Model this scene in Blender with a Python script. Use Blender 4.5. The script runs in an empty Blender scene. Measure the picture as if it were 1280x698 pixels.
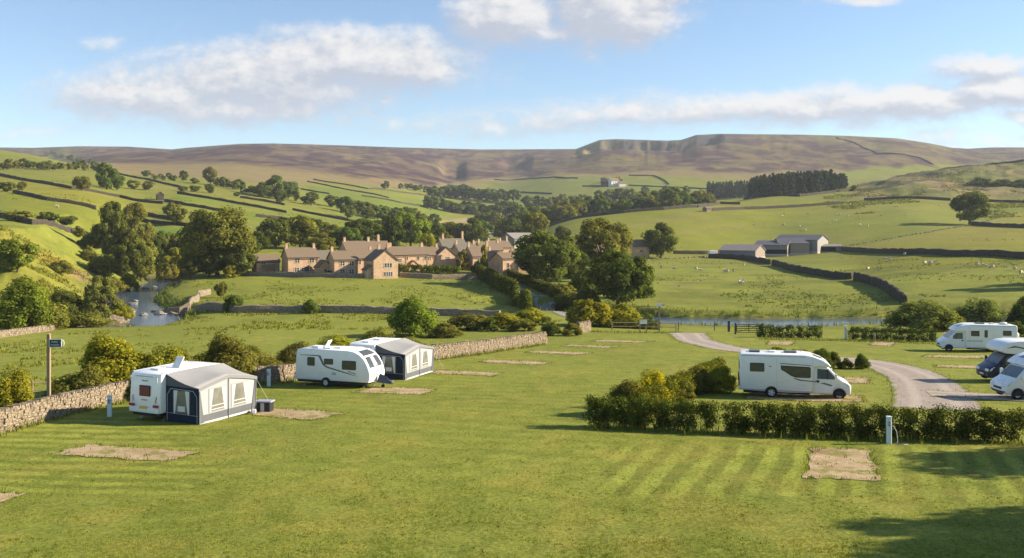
import bpy, bmesh, math, random
import numpy as np
from mathutils import Vector, Matrix

SC = bpy.context.scene
COL = SC.collection
rnd = random.Random(7)
R = math.radians

# ------------------------------------------------------------------ camera, sky, sun, exposure
FOC, CX, HZ = 1100.0, 640.0, 290.0       # focal length, centre column and horizon row of a 1280 px wide frame
cam_d = bpy.data.cameras.new('camera')
cam_d.sensor_width = 36.0
cam_d.lens = 36.0 * FOC / 1280.0
cam_d.shift_y = -(349.0 - HZ) / 1280.0
cam_d.clip_start, cam_d.clip_end = 0.5, 20000.0
cam = bpy.data.objects.new('camera', cam_d)
cam.rotation_euler = (R(90), 0, 0)
COL.objects.link(cam)
SC.camera = cam

SUN_EL, SUN_BEYOND = 25.0, 4.5           # sun stands to the right (+X), a little beyond the scene
sun_dir = Vector((math.cos(R(SUN_EL)) * math.cos(R(SUN_BEYOND)), math.cos(R(SUN_EL)) * math.sin(R(SUN_BEYOND)), math.sin(R(SUN_EL))))
sun_d = bpy.data.lights.new('sun', 'SUN')
sun_d.energy, sun_d.angle, sun_d.color = 5.0, R(0.53), (1.0, 0.87, 0.67)
sun = bpy.data.objects.new('sun', sun_d)
sun.rotation_euler = sun_dir.to_track_quat('Z', 'Y').to_euler()
sun.location = (300, 50, 300)
COL.objects.link(sun)
SC.view_settings.view_transform = 'Standard'
SC.view_settings.look = 'None'
SC.view_settings.gamma = 1.0
SC.view_settings.use_curve_mapping = False
SC.view_settings.exposure = 1.24
SKY_STRENGTH = 0.075

# ------------------------------------------------------------------ node helpers
class NT:
    def __init__(s, tree):
        s.t = tree; s.n = tree.nodes; s.l = tree.links
    def node(s, typ, **kw):
        nd = s.n.new(typ)
        for k, v in kw.items():
            setattr(nd, k, v)
        return nd
    def put(s, sock, v):
        if isinstance(v, bpy.types.NodeSocket):
            s.l.new(v, sock)
        elif v is not None:
            if hasattr(sock.default_value, '__len__') and not hasattr(v, '__len__'):
                v = (v, v, v, 1)[:len(sock.default_value)]
            if hasattr(v, '__len__') and len(sock.default_value) == 4 and len(v) == 3:
                v = (*v, 1)
            sock.default_value = v
    def math(s, op, a, b=None, c=None, clamp=False):
        nd = s.node('ShaderNodeMath', operation=op, use_clamp=clamp)
        for i, v in enumerate((a, b, c)):
            if v is not None: s.put(nd.inputs[i], v)
        return nd.outputs[0]
    def vmath(s, op, a, b=None):
        nd = s.node('ShaderNodeVectorMath', operation=op)
        s.put(nd.inputs[0], a)
        if b is not None: s.put(nd.inputs[1], b)
        return nd.outputs[0]
    def mix(s, f, a, b, blend='MIX'):
        nd = s.node('ShaderNodeMix', data_type='RGBA', blend_type=blend)
        s.put(nd.inputs[0], f); s.put(nd.inputs[6], a); s.put(nd.inputs[7], b)
        return nd.outputs[2]
    def noise(s, vec, scale, detail=3.0, rough=0.55, out=0, dist=0.0):
        nd = s.node('ShaderNodeTexNoise')
        if vec is not None: s.put(nd.inputs['Vector'], vec)
        nd.inputs['Scale'].default_value = scale; nd.inputs['Detail'].default_value = detail
        nd.inputs['Roughness'].default_value = rough; nd.inputs['Distortion'].default_value = dist
        return nd.outputs[out]
    def ramp(s, f, lo, hi, a=0.0, b=1.0, smooth=True):
        nd = s.node('ShaderNodeMapRange', interpolation_type='SMOOTHSTEP' if smooth else 'LINEAR')
        s.put(nd.inputs[0], f)
        for i, v in enumerate((lo, hi, a, b)): s.put(nd.inputs[i + 1], v)
        return nd.outputs[0]
    def scalevec(s, vec, sc):
        nd = s.node('ShaderNodeMapping'); s.put(nd.inputs[0], vec); nd.inputs['Scale'].default_value = sc
        return nd.outputs[0]
    def pos(s): return s.node('ShaderNodeNewGeometry').outputs['Position']
    def objc(s): return s.node('ShaderNodeTexCoord').outputs['Object']
    def bump(s, h, strength, dist):
        nd = s.node('ShaderNodeBump'); s.put(nd.inputs['Height'], h)
        nd.inputs['Strength'].default_value = strength; nd.inputs['Distance'].default_value = dist
        return nd.outputs[0]

def lin(r, g, b):
    f = lambda c: (c / 255 / 12.92) if c <= 10 else ((c / 255 + 0.055) / 1.055) ** 2.4
    return (f(r), f(g), f(b))

def new_mat(name):
    m = bpy.data.materials.new(name); m.use_nodes = True
    t = NT(m.node_tree); t.n.clear()
    out = t.node('ShaderNodeOutputMaterial')
    return m, t, out
def principled(t, out, color, rough=0.6, spec=0.3, metal=0.0, normal=None, coat=0.0):
    p = t.node('ShaderNodeBsdfPrincipled')
    t.put(p.inputs['Base Color'], color); t.put(p.inputs['Roughness'], rough)
    p.inputs['Specular IOR Level'].default_value = spec; p.inputs['Metallic'].default_value = metal
    p.inputs['Coat Weight'].default_value = coat
    if normal is not None: t.put(p.inputs['Normal'], normal)
    t.l.new(p.outputs[0], out.inputs[0])
    return p
def simple_mat(name, color, rough=0.5, spec=0.3, metal=0.0, var=0.08, scale=6.0, coat=0.0, bump=0.0):
    m, t, out = new_mat(name)
    n = t.noise(t.objc(), scale, 4, 0.6)
    c = t.mix(n, tuple(x * (1 - var) for x in color), tuple(min(1, x * (1 + var)) for x in color))
    nb = t.bump(t.noise(t.objc(), scale * 5, 3), bump, 0.02) if bump else None
    principled(t, out, c, rough, spec, metal, nb, coat)
    return m

# ------------------------------------------------------------------ sky with drifting clouds, all by direction
world = bpy.data.worlds.new('World'); SC.world = world; world.use_nodes = True
wt = NT(world.node_tree); wt.n.clear()
w_out = wt.node('ShaderNodeOutputWorld'); w_bg = wt.node('ShaderNodeBackground')
sky = wt.node('ShaderNodeTexSky', sky_type='NISHITA')
sky.sun_disc = False; sky.sun_elevation = R(SUN_EL); sky.sun_rotation = R(90 - SUN_BEYOND)
sky.altitude = 250; sky.air_density = 1.0; sky.dust_density = 0.35; sky.ozone_density = 1.6
CLOUDS = [(430, 76, 150, 38, 1.2), (330, 100, 170, 44, 1.15), (200, 120, 140, 36, 1.05), (510, 86, 80, 26, 1.1), (130, 56, 42, 12, .5), (290, 135, 150, 22, .95), (140, 140, 60, 14, .6),
          (632, 22, 66, 36, 1.25), (768, 8, 80, 48, 1.45), (700, 42, 54, 16, .7), (1010, 134, 220, 22, 1.0), (1130, 126, 130, 22, 1.15),
          (1258, 114, 66, 21, 1.35), (1235, 87, 72, 17, 1.0), (820, 142, 200, 18, .85), (640, 156, 190, 18, .6), (1290, 145, 36, 14, 1.0),
          (1172, 170, 44, 12, .6), (40, 165, 90, 12, .42), (1080, 0, 60, 8, .75), (1240, 178, 70, 10, .6), (560, 150, 60, 12, .4)]
cg = bpy.data.node_groups.new('cloud_density', 'ShaderNodeTree')
cg.interface.new_socket('U', in_out='INPUT', socket_type='NodeSocketFloat')
cg.interface.new_socket('V', in_out='INPUT', socket_type='NodeSocketFloat')
cg.interface.new_socket('Density', in_out='OUTPUT', socket_type='NodeSocketFloat')
g = NT(cg); gi = g.node('NodeGroupInput'); go = g.node('NodeGroupOutput')
def comb(t, x, y, z=0.0):
    nd = t.node('ShaderNodeCombineXYZ'); t.put(nd.inputs[0], x); t.put(nd.inputs[1], y); t.put(nd.inputs[2], z); return nd.outputs[0]
uv = comb(g, g.math('MULTIPLY', gi.outputs[0], 0.011), g.math('MULTIPLY', gi.outputs[1], 0.019), 0.0)
wn = g.noise(uv, 1.3, 3, 0.6, out=1)
sep = g.node('ShaderNodeSeparateXYZ'); g.l.new(wn, sep.inputs[0])
uu = g.math('ADD', gi.outputs[0], g.math('MULTIPLY', g.math('SUBTRACT', sep.outputs[0], .5), 70.0))
vv = g.math('ADD', gi.outputs[1], g.math('MULTIPLY', g.math('SUBTRACT', sep.outputs[1], .5), 26.0))
acc = None
for cx, cy, rx, ry, st in CLOUDS:
    a = g.math('DIVIDE', g.math('SUBTRACT', uu, cx), rx); b = g.math('DIVIDE', g.math('SUBTRACT', vv, cy), ry)
    r2 = g.math('MULTIPLY_ADD', a, a, g.math('MULTIPLY', b, b))
    e = g.math('MULTIPLY', g.math('POWER', 2.718, g.math('MULTIPLY', r2, -0.9)), st)
    acc = e if acc is None else g.math('SMOOTH_MAX', acc, e, 0.25)
fb = g.noise(uv, 2.2, 7, 0.6, dist=0.3)
fb2 = g.noise(comb(g, g.math('MULTIPLY', gi.outputs[0], 0.024), g.math('MULTIPLY', gi.outputs[1], 0.033), 3.1), 1.6, 6, 0.62)
den = g.math('ADD', acc, g.math('MULTIPLY', g.math('SUBTRACT', g.math('ADD', fb, fb2), 0.94), 0.82))
den = g.math('MULTIPLY', den, g.ramp(acc, 0.02, 0.3))
g.l.new(den, go.inputs[0])
tc = wt.node('ShaderNodeTexCoord'); sp = wt.node('ShaderNodeSeparateXYZ'); wt.l.new(tc.outputs['Generated'], sp.inputs[0])
fy = wt.math('MAXIMUM', sp.outputs[1], 0.12)
U = wt.math('MULTIPLY_ADD', wt.math('DIVIDE', sp.outputs[0], fy), FOC, CX)
V = wt.math('SUBTRACT', HZ, wt.math('MULTIPLY', wt.math('DIVIDE', sp.outputs[2], fy), FOC))
def dens(u, v):
    nd = wt.node('ShaderNodeGroup', node_tree=cg); wt.put(nd.inputs[0], u); wt.put(nd.inputs[1], v); return nd.outputs[0]
d0 = dens(U, V)
d1 = dens(wt.math('ADD', U, 13.0), wt.math('SUBTRACT', V, 15.0))
cover = wt.math('MULTIPLY', wt.ramp(d0, 0.10, 0.98), 0.93)
lit = wt.ramp(wt.math('SUBTRACT', d0, d1), -0.30, 0.55)
CLOUD_DARK, CLOUD_LIT = (2.95, 3.15, 3.7), (5.2, 5.05, 4.95)
ccol = wt.mix(lit, CLOUD_DARK, CLOUD_LIT)
skyc = wt.mix(1.0, sky.outputs[0], (0.88, 0.98, 1.07), 'MULTIPLY')
fin = wt.mix(cover, skyc, ccol)
wt.l.new(fin, w_bg.inputs[0]); w_bg.inputs[1].default_value = SKY_STRENGTH
wt.l.new(w_bg.outputs[0], w_out.inputs[0])

# ------------------------------------------------------------------ scene helpers
def tag(o, label=None, cat=None, group=None, kind=None):
    if label: o['label'] = label
    if cat: o['category'] = cat
    if group: o['group'] = group
    if kind: o['kind'] = kind
    return o
def thing(name, label, cat, loc=(0, 0, 0), yaw=0.0, group=None):
    o = bpy.data.objects.new(name, None); COL.objects.link(o)
    o.empty_display_size = 0.3
    o.location = loc; o.rotation_euler = (0, 0, yaw)
    return tag(o, label, cat, group)
def link(name, me, mats=None, parent=None, smooth=False):
    o = bpy.data.objects.new(name, me); COL.objects.link(o)
    if mats is not None:
        for m in (mats if isinstance(mats, (list, tuple)) else [mats]): me.materials.append(m)
    if parent is not None: o.parent = parent
    if smooth:
        me.polygons.foreach_set('use_smooth', np.ones(len(me.polygons), bool))
    return o
def np_mesh(name, verts, faces, smooth=False, mats=None):
    """verts (N,3), faces (M,k) with one k"""
    me = bpy.data.meshes.new(name)
    v = np.asarray(verts, np.float32); f = np.asarray(faces, np.int32)
    m, k = f.shape
    me.vertices.add(len(v)); me.vertices.foreach_set('co', v.ravel())
    me.loops.add(m * k); me.loops.foreach_set('vertex_index', f.ravel())
    me.polygons.add(m); me.polygons.foreach_set('loop_start', np.arange(0, m * k, k, dtype=np.int32))
    try: me.polygons.foreach_set('loop_total', np.full(m, k, np.int32))
    except Exception: pass
    if smooth: me.polygons.foreach_set('use_smooth', np.ones(m, bool))
    if mats is not None: me.polygons.foreach_set('material_index', np.asarray(mats, np.int32))
    me.update(calc_edges=True)
    return me
def copy_thing(root):
    c = root.copy(); COL.objects.link(c)
    for ch in root.children:
        k = ch.copy(); COL.objects.link(k); k.parent = c
        for g2 in ch.children:
            q = g2.copy(); COL.objects.link(q); q.parent = k
    return c

class MB:
    """collects simple solids into one mesh"""
    def __init__(s): s.v = []; s.f = []; s.m = []
    def poly(s, pts, faces, mi=0):
        b = len(s.v); s.v += [tuple(p) for p in pts]
        for f in faces: s.f.append([b + i for i in f]); s.m.append(mi)
    def box(s, c, size, mi=0, rot=0.0, tilt=None):
        x, y, z = (q / 2 for q in size)
        pts = [Vector((sx * x, sy * y, sz * z)) for sx in (-1, 1) for sy in (-1, 1) for sz in (-1, 1)]
        M = Matrix.Rotation(rot, 3, 'Z')
        if tilt: M = M @ Matrix.Rotation(tilt[0], 3, 'X') @ Matrix.Rotation(tilt[1], 3, 'Y')
        s.poly([M @ p + Vector(c) for p in pts], [(0, 1, 3, 2), (4, 6, 7, 5), (0, 4, 5, 1), (2, 3, 7, 6), (0, 2, 6, 4), (1, 5, 7, 3)], mi)
    def slab(s, pts, th, n, mi=0):
        """polygon pts (list of 3D, counter-clockwise seen from n), thickened backwards along n"""
        n = Vector(n).normalized(); k = len(pts)
        P = [Vector(p) for p in pts]; Q = [p - n * th for p in P]
        s.poly(P + Q, [tuple(range(k)), tuple(range(2 * k - 1, k - 1, -1))] + [(i, i + k, (i + 1) % k + k, (i + 1) % k) for i in range(k)], mi)
    def tube(s, a, b, r0, r1=None, seg=8, mi=0):
        a, b = Vector(a), Vector(b); r1 = r0 if r1 is None else r1
        d = (b - a).normalized(); u = d.orthogonal().normalized(); w = d.cross(u)
        ring = lambda p, r: [p + (u * math.cos(i * 2 * math.pi / seg) + w * math.sin(i * 2 * math.pi / seg)) * r for i in range(seg)]
        s.poly(ring(a, r0) + ring(b, r1), [(i, (i + 1) % seg, (i + 1) % seg + seg, i + seg) for i in range(seg)] + [tuple(range(seg - 1, -1, -1)), tuple(range(seg, 2 * seg))], mi)
    def build(s, name, mats, parent=None, smooth=False, bevel=0.0, seg=1):
        me = bpy.data.meshes.new(name); me.from_pydata(s.v, [], s.f)
        me.polygons.foreach_set('material_index', np.asarray(s.m, np.int32))
        if bevel:
            bm = bmesh.new(); bm.from_mesh(me)
            bmesh.ops.bevel(bm, geom=list(bm.edges), offset=bevel, segments=seg, profile=0.5, affect='EDGES', clamp_overlap=True)
            bm.to_mesh(me); bm.free()
        me.update()
        return link(name, me, mats, parent, smooth)

# ------------------------------------------------------------------ terrain
# height profiles of the dale along bearings from the viewpoint: bearing column -> (distance, height above eye)
def near_z(D): return -(7.9 + 0.047 * D)
PROF = {
 -900: [(125, -13.6), (140, -13.8), (155, -11), (180, -5), (215, 2), (300, 8), (400, 22), (600, 45), (800, 75), (1000, 95), (1600, 120), (3000, 288), (3900, 250)],
 0:    [(125, -13.6), (138, -13.9), (150, -12), (170, -6), (195, .5), (230, 1.5), (280, 5), (400, 20), (600, 42), (700, 54), (800, 73), (880, 85), (1000, 84), (1300, 75), (2000, 150), (3000, 288), (3900, 250)],
 60:   [(125, -13.6), (142, -14), (158, -12), (178, -5.5), (200, -.3), (235, .5), (285, 4), (400, 18), (600, 40), (700, 53), (800, 68), (880, 74), (1000, 76), (1300, 85), (2000, 155), (3000, 289), (3900, 250)],
 110:  [(122, -13.5), (140, -14.2), (160, -14), (178, -9), (195, -5.2), (210, -2.5), (245, -1.8), (295, 3), (400, 16), (600, 37), (720, 51), (850, 61), (1000, 75), (1400, 110), (2000, 170), (3000, 291), (3900, 250)],
 170:  [(120, -13.4), (135, -14.3), (180, -14.6), (250, -14.2), (300, -6), (400, 7), (600, 32), (750, 46), (900, 58), (1100, 78), (1500, 125), (2200, 200), (3000, 289), (3900, 250)],
 220:  [(120, -13.3), (135, -13.8), (180, -13.3), (230, -12), (300, -4), (400, 8), (600, 30), (750, 44), (900, 56), (1100, 78), (1500, 125), (2200, 205), (3000, 290), (3900, 250)],
 300:  [(120, -13.2), (140, -13.3), (180, -12.7), (225, -11.3), (300, -5), (400, 3), (600, 25), (750, 40), (900, 52), (1100, 76), (1500, 130), (2200, 215), (3000, 297), (3900, 250)],
 400:  [(120, -13.2), (140, -13.3), (180, -12.7), (225, -11.3), (300, -7), (400, -2), (600, 15), (750, 28), (900, 40), (1100, 62), (1500, 115), (2200, 210), (3000, 293), (3900, 250)],
 480:  [(120, -13.2), (140, -13.3), (180, -12.7), (225, -11.5), (300, -8.5), (400, -5), (600, 6), (800, 22), (1000, 42), (1200, 62), (1600, 112), (2300, 205), (3000, 288), (3900, 250)],
 560:  [(120, -13.3), (140, -13.5), (180, -13), (225, -12), (300, -10), (400, -8), (600, -4), (800, 4), (1000, 20), (1300, 50), (1700, 100), (2400, 200), (3000, 282), (3900, 250)],
 640:  [(120, -13.4), (140, -13.7), (180, -13.2), (225, -12.6), (300, -11.5), (400, -10), (600, -8), (800, -2), (1000, 12), (1200, 40), (1500, 72), (1800, 105), (2500, 210), (3000, 282), (3900, 250)],
 700:  [(120, -13.4), (140, -13.9), (180, -13.6), (225, -13), (300, -11.5), (400, -8), (500, 1), (560, 7), (620, 8), (700, 5), (900, 4), (1100, 30), (1350, 70), (1600, 100), (2500, 220), (2900, 278), (3900, 250)],
 780:  [(120, -13.5), (138, -14.6), (160, -14.3), (200, -13.6), (300, -11.8), (400, -9), (500, 4), (600, 14.5), (650, 16), (720, 12), (900, 10), (1100, 38), (1350, 73), (1600, 104), (2200, 205), (2500, 255), (2900, 285), (3900, 250)],
 860:  [(120, -13.6), (138, -15.1), (160, -14.5), (200, -13.6), (300, -12), (400, -10), (500, 4), (600, 17), (680, 22), (760, 20), (900, 15), (1100, 35), (1350, 72), (1700, 125), (2200, 225), (2500, 273), (2900, 300), (3900, 250)],
 960:  [(120, -13.6), (138, -15.1), (160, -14.5), (200, -13.6), (300, -12), (380, -11), (430, -9.5), (500, 0), (600, 14), (750, 30), (850, 38), (950, 36), (1100, 40), (1400, 75), (1800, 150), (2200, 235), (2450, 275), (2900, 290), (3900, 250)],
 1060: [(120, -13.6), (138, -15.1), (160, -14.4), (200, -13.4), (300, -11.2), (400, -8), (500, 3), (600, 15), (750, 32), (900, 46), (1000, 46), (1200, 50), (1500, 90), (1900, 170), (2300, 245), (2500, 275), (2900, 290), (3900, 250)],
 1140: [(120, -13.6), (138, -14.9), (160, -13.8), (200, -12), (300, -8), (400, -4), (500, 5), (600, 18), (750, 35), (900, 55), (1000, 66), (1100, 68), (1500, 90), (2000, 190), (2400, 248), (2900, 265), (3900, 250)],
 1210: [(120, -13.5), (138, -14.8), (160, -13.2), (200, -11.5), (300, -6.5), (400, -1.5), (550, 6), (600, 14), (700, 30), (850, 50), (1000, 75), (1150, 80), (1600, 100), (2200, 190), (2600, 240), (3000, 281), (3900, 250)],
 1280: [(120, -13.5), (138, -14.8), (160, -13), (200, -11), (300, -5), (400, 0), (550, 8), (650, 22), (750, 36), (900, 62), (1050, 86), (1200, 90), (1700, 120), (2300, 200), (3000, 289), (3900, 250)],
 2900: [(120, -13.5), (138, -14.6), (160, -12), (200, -9), (300, 0), (400, 8), (550, 20), (650, 35), (750, 50), (900, 80), (1050, 100), (1200, 110), (1700, 140), (2300, 210), (3000, 289), (3900, 250)],
}
RIDGE = [(-900, 184), (0, 184.5), (40, 185), (100, 183), (160, 183.5), (215, 187), (232, 185), (300, 180), (340, 179.5), (400, 181), (500, 184.5), (600, 187), (640, 187), (720, 186.5),
         (734, 181), (750, 175), (770, 174), (835, 176), (852, 175), (870, 169), (900, 167.5), (1000, 168.5), (1060, 170), (1120, 173), (1160, 179), (1190, 185), (1210, 186), (1240, 184.5), (1280, 184.5), (2900, 184)]
def spacing(lo, hi, n): return np.linspace(lo, hi, n, endpoint=False)
PX = np.concatenate([spacing(-900, -60, 60), spacing(-60, 1340, 640), np.linspace(1340, 2900, 70)])
DR = np.concatenate([np.exp(spacing(math.log(3), math.log(20), 30)), np.exp(spacing(math.log(20), math.log(3900), 600)), [3900.0]])
NC, NR = len(PX), len(DR)
def gsmooth(a, sig, axis):
    k = np.arange(-int(3 * sig), int(3 * sig) + 1); w = np.exp(-k ** 2 / (2 * sig ** 2)); w /= w.sum()
    n = len(k) // 2
    pad = [(0, 0)] * a.ndim; pad[axis] = (n, n)
    b = np.pad(a, pad, mode='edge')
    return np.apply_along_axis(lambda r: np.convolve(r, w, 'valid'), axis, b)
cols = sorted(PROF); prof = []
for c in cols:
    Dk = [3, 20, 50, 80, 100, 110] + [d for d, _ in PROF[c]]; zk = [near_z(d) for d in Dk[:6]] + [z for _, z in PROF[c]]
    prof.append(np.interp(np.log(DR), np.log(Dk), zk))
prof = gsmooth(np.array(prof), 4.0, 1)
Z = np.empty((NC, NR))
for r in range(NR): Z[:, r] = np.interp(PX, cols, prof[:, r])
Zs = gsmooth(Z, 9.0, 0); Z[40:-20] = Zs[40:-20]

# value noise, fixed in the world
_perm = np.random.RandomState(3).rand(256, 256)
def vnoise(x, y):
    xi = np.floor(x).astype(int); yi = np.floor(y).astype(int); fx = x - xi; fy = y - yi
    fx = fx * fx * (3 - 2 * fx); fy = fy * fy * (3 - 2 * fy)
    g = lambda i, j: _perm[i % 256, j % 256]
    return (g(xi, yi) * (1 - fx) + g(xi + 1, yi) * fx) * (1 - fy) + (g(xi, yi + 1) * (1 - fx) + g(xi + 1, yi + 1) * fx) * fy
def fbm(x, y, oct=4):
    s = 0; a = .5; t = 0
    for i in range(oct):
        s = s + a * vnoise(x * 2 ** i + 17 * i, y * 2 ** i + 5 * i); t += a; a *= .5
    return s / t
Dg = np.broadcast_to(DR, (NC, NR)); Xg = (PX[:, None] - CX) / FOC * Dg
PG = np.broadcast_to(PX[:, None], (NC, NR))
# moor gullies, field undulations
ss = lambda a, lo, hi: np.clip((a - lo) / (hi - lo), 0, 1) ** 2 * (3 - 2 * np.clip((a - lo) / (hi - lo), 0, 1))
far = ss(Dg, 1200, 1900)
rid = 1 - np.abs(2 * fbm(Xg / 230 + 3 + Dg / 700, Dg / 230 + 9, 5) - 1)
Z = Z + far * (rid - .72) * 13 * (1 - ss(Dg, 2900, 3300)) + far * (fbm(Xg / 70, Dg / 34, 4) - .5) * 8
mid = ss(Dg, 230, 500)
Z = Z + mid * (1 - far) * ((fbm(Xg / 60, Dg / 60, 3) - .5) * 2.2)
rough_r = ss(Dg, 620, 720) * (1 - ss(Dg, 1150, 1300)) * ss(PG, 1000, 1100)
Z = Z + rough_r * (fbm(Xg / 22, Dg / 30, 4) - .5) * 9
past = ss(Dg, 118, 135) * (1 - mid)
Z = Z + past * (fbm(Xg / 14, Dg / 14, 3) - .5) * .55
knoll = ss(Dg, 145, 165) * (1 - ss(Dg, 215, 240)) * (1 - ss(PG, 110, 150))
Z = Z + knoll * (fbm(Xg / 9 + 40, Dg / 12, 4) - .5) * 3.6
camp = 1 - ss(Dg, 112, 125)
Z = Z + camp * ((fbm(Xg / 9, Dg / 9, 3) - .5) * .16)
# crags under the summit plateau: the slope is cut back below a steep broken face
def crag(p0, p1, d0, dw, amp):
    m = ss(PG, p0, p0 + 14) * (1 - ss(PG, p1 - 14, p1)); br = fbm(Xg / 55 + Dg / 300, Dg / 26, 5)
    edge = d0 + (fbm(Xg / 90, Xg * 0 + 3.3, 4) - .5) * 150
    return -m * amp * np.exp(-((Dg - edge + dw) / dw) ** 2) * (.45 + 1.1 * br) * (1 - ss(Dg, edge - 14, edge + 6))
Z = Z + crag(728, 842, 2400, 120, 34) + crag(826, 905, 2400, 120, 38) + crag(545, 585, 2250, 260, 15) + crag(622, 668, 2450, 200, 20) + crag(352, 376, 2500, 130, 10)
Z = Z + np.exp(-((PG - 815) / 85) ** 2) * ss(Dg, 2150, 2300) * (1 - ss(Dg, 2420, 2520)) * (fbm(Xg / 16, Dg / 14, 4) - .5) * 22
# exact summit line
ridge_t = (HZ - np.interp(PX, [p for p, _ in RIDGE], [v for _, v in RIDGE])) / FOC
sel = DR > 1900
cur = (Z[:, sel] / DR[sel]).max(axis=1)
fac = ridge_t / cur
fac = fac[:, None] * ss(Dg, 1500, 2150) + (1 - ss(Dg, 1500, 2150))
Z = Z * fac

def poly_dist(X, Y, pts):
    best = np.full(X.shape, 1e9)
    for (x0, y0), (x1, y1) in zip(pts[:-1], pts[1:]):
        dx, dy = x1 - x0, y1 - y0; L = dx * dx + dy * dy
        t = np.clip(((X - x0) * dx + (Y - y0) * dy) / L, 0, 1)
        best = np.minimum(best, np.hypot(X - x0 - t * dx, Y - y0 - t * dy))
    return best
def pd(px, D): return ((px - CX) / FOC * D, D)
RIV_A = [pd(p, d) for p, d in [(-500, 128), (-100, 129), (80, 133), (170, 137), (196, 145), (186, 158), (163, 172), (158, 188), (170, 210), (190, 235), (206, 262), (205, 300)]]
RIV_B = [pd(p, d) for p, d in [(660, 172), (760, 158), (840, 151), (960, 149), (1090, 150), (1300, 150), (1700, 160)]]
WZ_A, WZ_B = -15.0, -15.55
for pts, wz, hw in ((RIV_A, WZ_A, 3.9), (RIV_B, WZ_B, 6.5)):
    near = (Dg > 110) & (Dg < 330)
    d = poly_dist(Xg[near], Dg[near], pts) + (fbm(Xg[near] / 4, Dg[near] / 4, 3) - .5) * 3.0
    Z[near] = np.minimum(Z[near], wz - .9 + np.maximum(0, d - hw) * .62)

def ground(x, y):
    D = min(max(y, 3.01), 3890); px = min(max(CX + FOC * x / D, -899), 2899)
    i = int(np.searchsorted(PX, px)) - 1; j = int(np.searchsorted(DR, D)) - 1
    u = (px - PX[i]) / (PX[i + 1] - PX[i]); v = (D - DR[j]) / (DR[j + 1] - DR[j])
    return float((Z[i, j] * (1 - u) + Z[i + 1, j] * u) * (1 - v) + (Z[i, j + 1] * (1 - u) + Z[i + 1, j + 1] * u) * v)
def at(px, py, dmin=18.0, dmax=4000.0):
    """the ground point first met along the sight line through (px, py)"""
    i = min(max(int(np.searchsorted(PX, px)) - 1, 0), NC - 2); u = (px - PX[i]) / (PX[i + 1] - PX[i])
    z = Z[i] * (1 - u) + Z[i + 1] * u; pr = HZ - FOC * z / DR
    ok = np.where((pr <= py) & (DR > dmin) & (DR < dmax))[0]
    if len(ok) == 0:
        m = np.where((DR > dmin) & (DR < dmax), pr, 1e9); D = DR[int(np.argmin(m))]
    else:
        j = ok[0]
        t = 0 if j == 0 or pr[j - 1] <= py else (pr[j - 1] - py) / (pr[j - 1] - pr[j] + 1e-9)
        D = DR[j - 1] + t * (DR[j] - DR[j - 1]) if j else DR[0]
    x = (px - CX) / FOC * D
    return Vector((x, D, ground(x, D)))

# ---- land cover colours (what grows there), one per vertex
PYG = HZ - FOC * Z / Dg
def pip(poly, P, Q):
    inside = np.zeros(P.shape, bool); n = len(poly)
    for i in range(n):
        x0, y0 = poly[i]; x1, y1 = poly[(i + 1) % n]
        c = ((y0 > Q) != (y1 > Q)) & (P < (x1 - x0) * (Q - y0) / ((y1 - y0) + 1e-12) + x0)
        inside ^= c
    return inside
LAWN = np.array((.188, .206, .034)); PAST = np.array((.188, .202, .032)); HILL = np.array((.165, .175, .028))
TAN = np.array((.23, .165, .075)); HEATH = np.array((.052, .027, .034)); OLIVE = np.array((.15, .13, .05)); RUSH = np.array((.085, .085, .026))
C = np.empty((NC, NR, 3)); C[:] = HILL
n1 = fbm(Xg / 30, Dg / 30, 4); n2 = fbm(Xg / 140 + 7, Dg / 220, 4); n3 = fbm(Xg / 45 + 31, Dg / 110, 5)
def lerp(mask, col):
    global C
    C = C * (1 - mask[..., None]) + np.asarray(col) * mask[..., None]
lerp(1 - ss(Dg, 112, 122), LAWN)
lerp(ss(Dg, 112, 122) * (1 - ss(Dg, 280, 330)), PAST)
# fields on the hillsides: each its own shade of green
FIELDS = [([(0, 205), (130, 205), (205, 226), (110, 240), (0, 219)], (.155, .165, .026)), ([(0, 222), (200, 254), (200, 270), (118, 262), (15, 241), (0, 238)], (.185, .180, .024)),
          ([(15, 241), (118, 262), (230, 280), (180, 282), (0, 268)], (.165, .175, .022)), ([(160, 282), (240, 286), (240, 305), (160, 300)], (.12, .18, .025)),
          ([(205, 251), (225, 242), (355, 265), (480, 285), (420, 300), (260, 262)], (.14, .17, .022)), ([(150, 218), (330, 256), (355, 265), (225, 242)], (.17, .17, .03)),
          ([(380, 232), (545, 252), (560, 268), (440, 276)], (.135, .165, .022)), ([(500, 300), (520, 280), (640, 265), (640, 282), (560, 300)], (.25, .20, .09)),
          ([(690, 276), (900, 252), (1060, 250), (900, 318), (800, 320)], (.17, .178, .022)), ([(1040, 312), (1210, 283), (1280, 262), (1280, 322)], (.20, .19, .026)),
          ([(1060, 252), (1280, 252), (1280, 262), (1210, 283), (1040, 312), (900, 310)], (.155, .172, .024)), ([(1045, 314), (1280, 323), (1280, 400), (1130, 380)], (.185, .185, .022)),
          ([(620, 224), (722, 222), (760, 219), (880, 236), (880, 262), (700, 262), (600, 250)], (.15, .165, .035))]
far_enough = Dg > 230
for poly, colr in FIELDS:
    m = pip(poly, PG, PYG) & far_enough
    lerp(gsmooth(m.astype(float), 1.2, 1), colr)
b1 = np.interp(PX, [-900, 0, 110, 128, 150, 200, 300, 370, 400, 480, 560, 620, 680, 760, 870, 940, 1000, 1050, 1062, 2900], [150, 150, 190, 207, 215, 221, 228, 236, 226, 233, 238, 229, 222, 219, 222, 228, 228, 234, 150, 150])[:, None]
tan_m = ss(b1 + (n3 - .5) * 7 - PYG, -1.5, 2.5) * ss(Dg, 560, 700)
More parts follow.
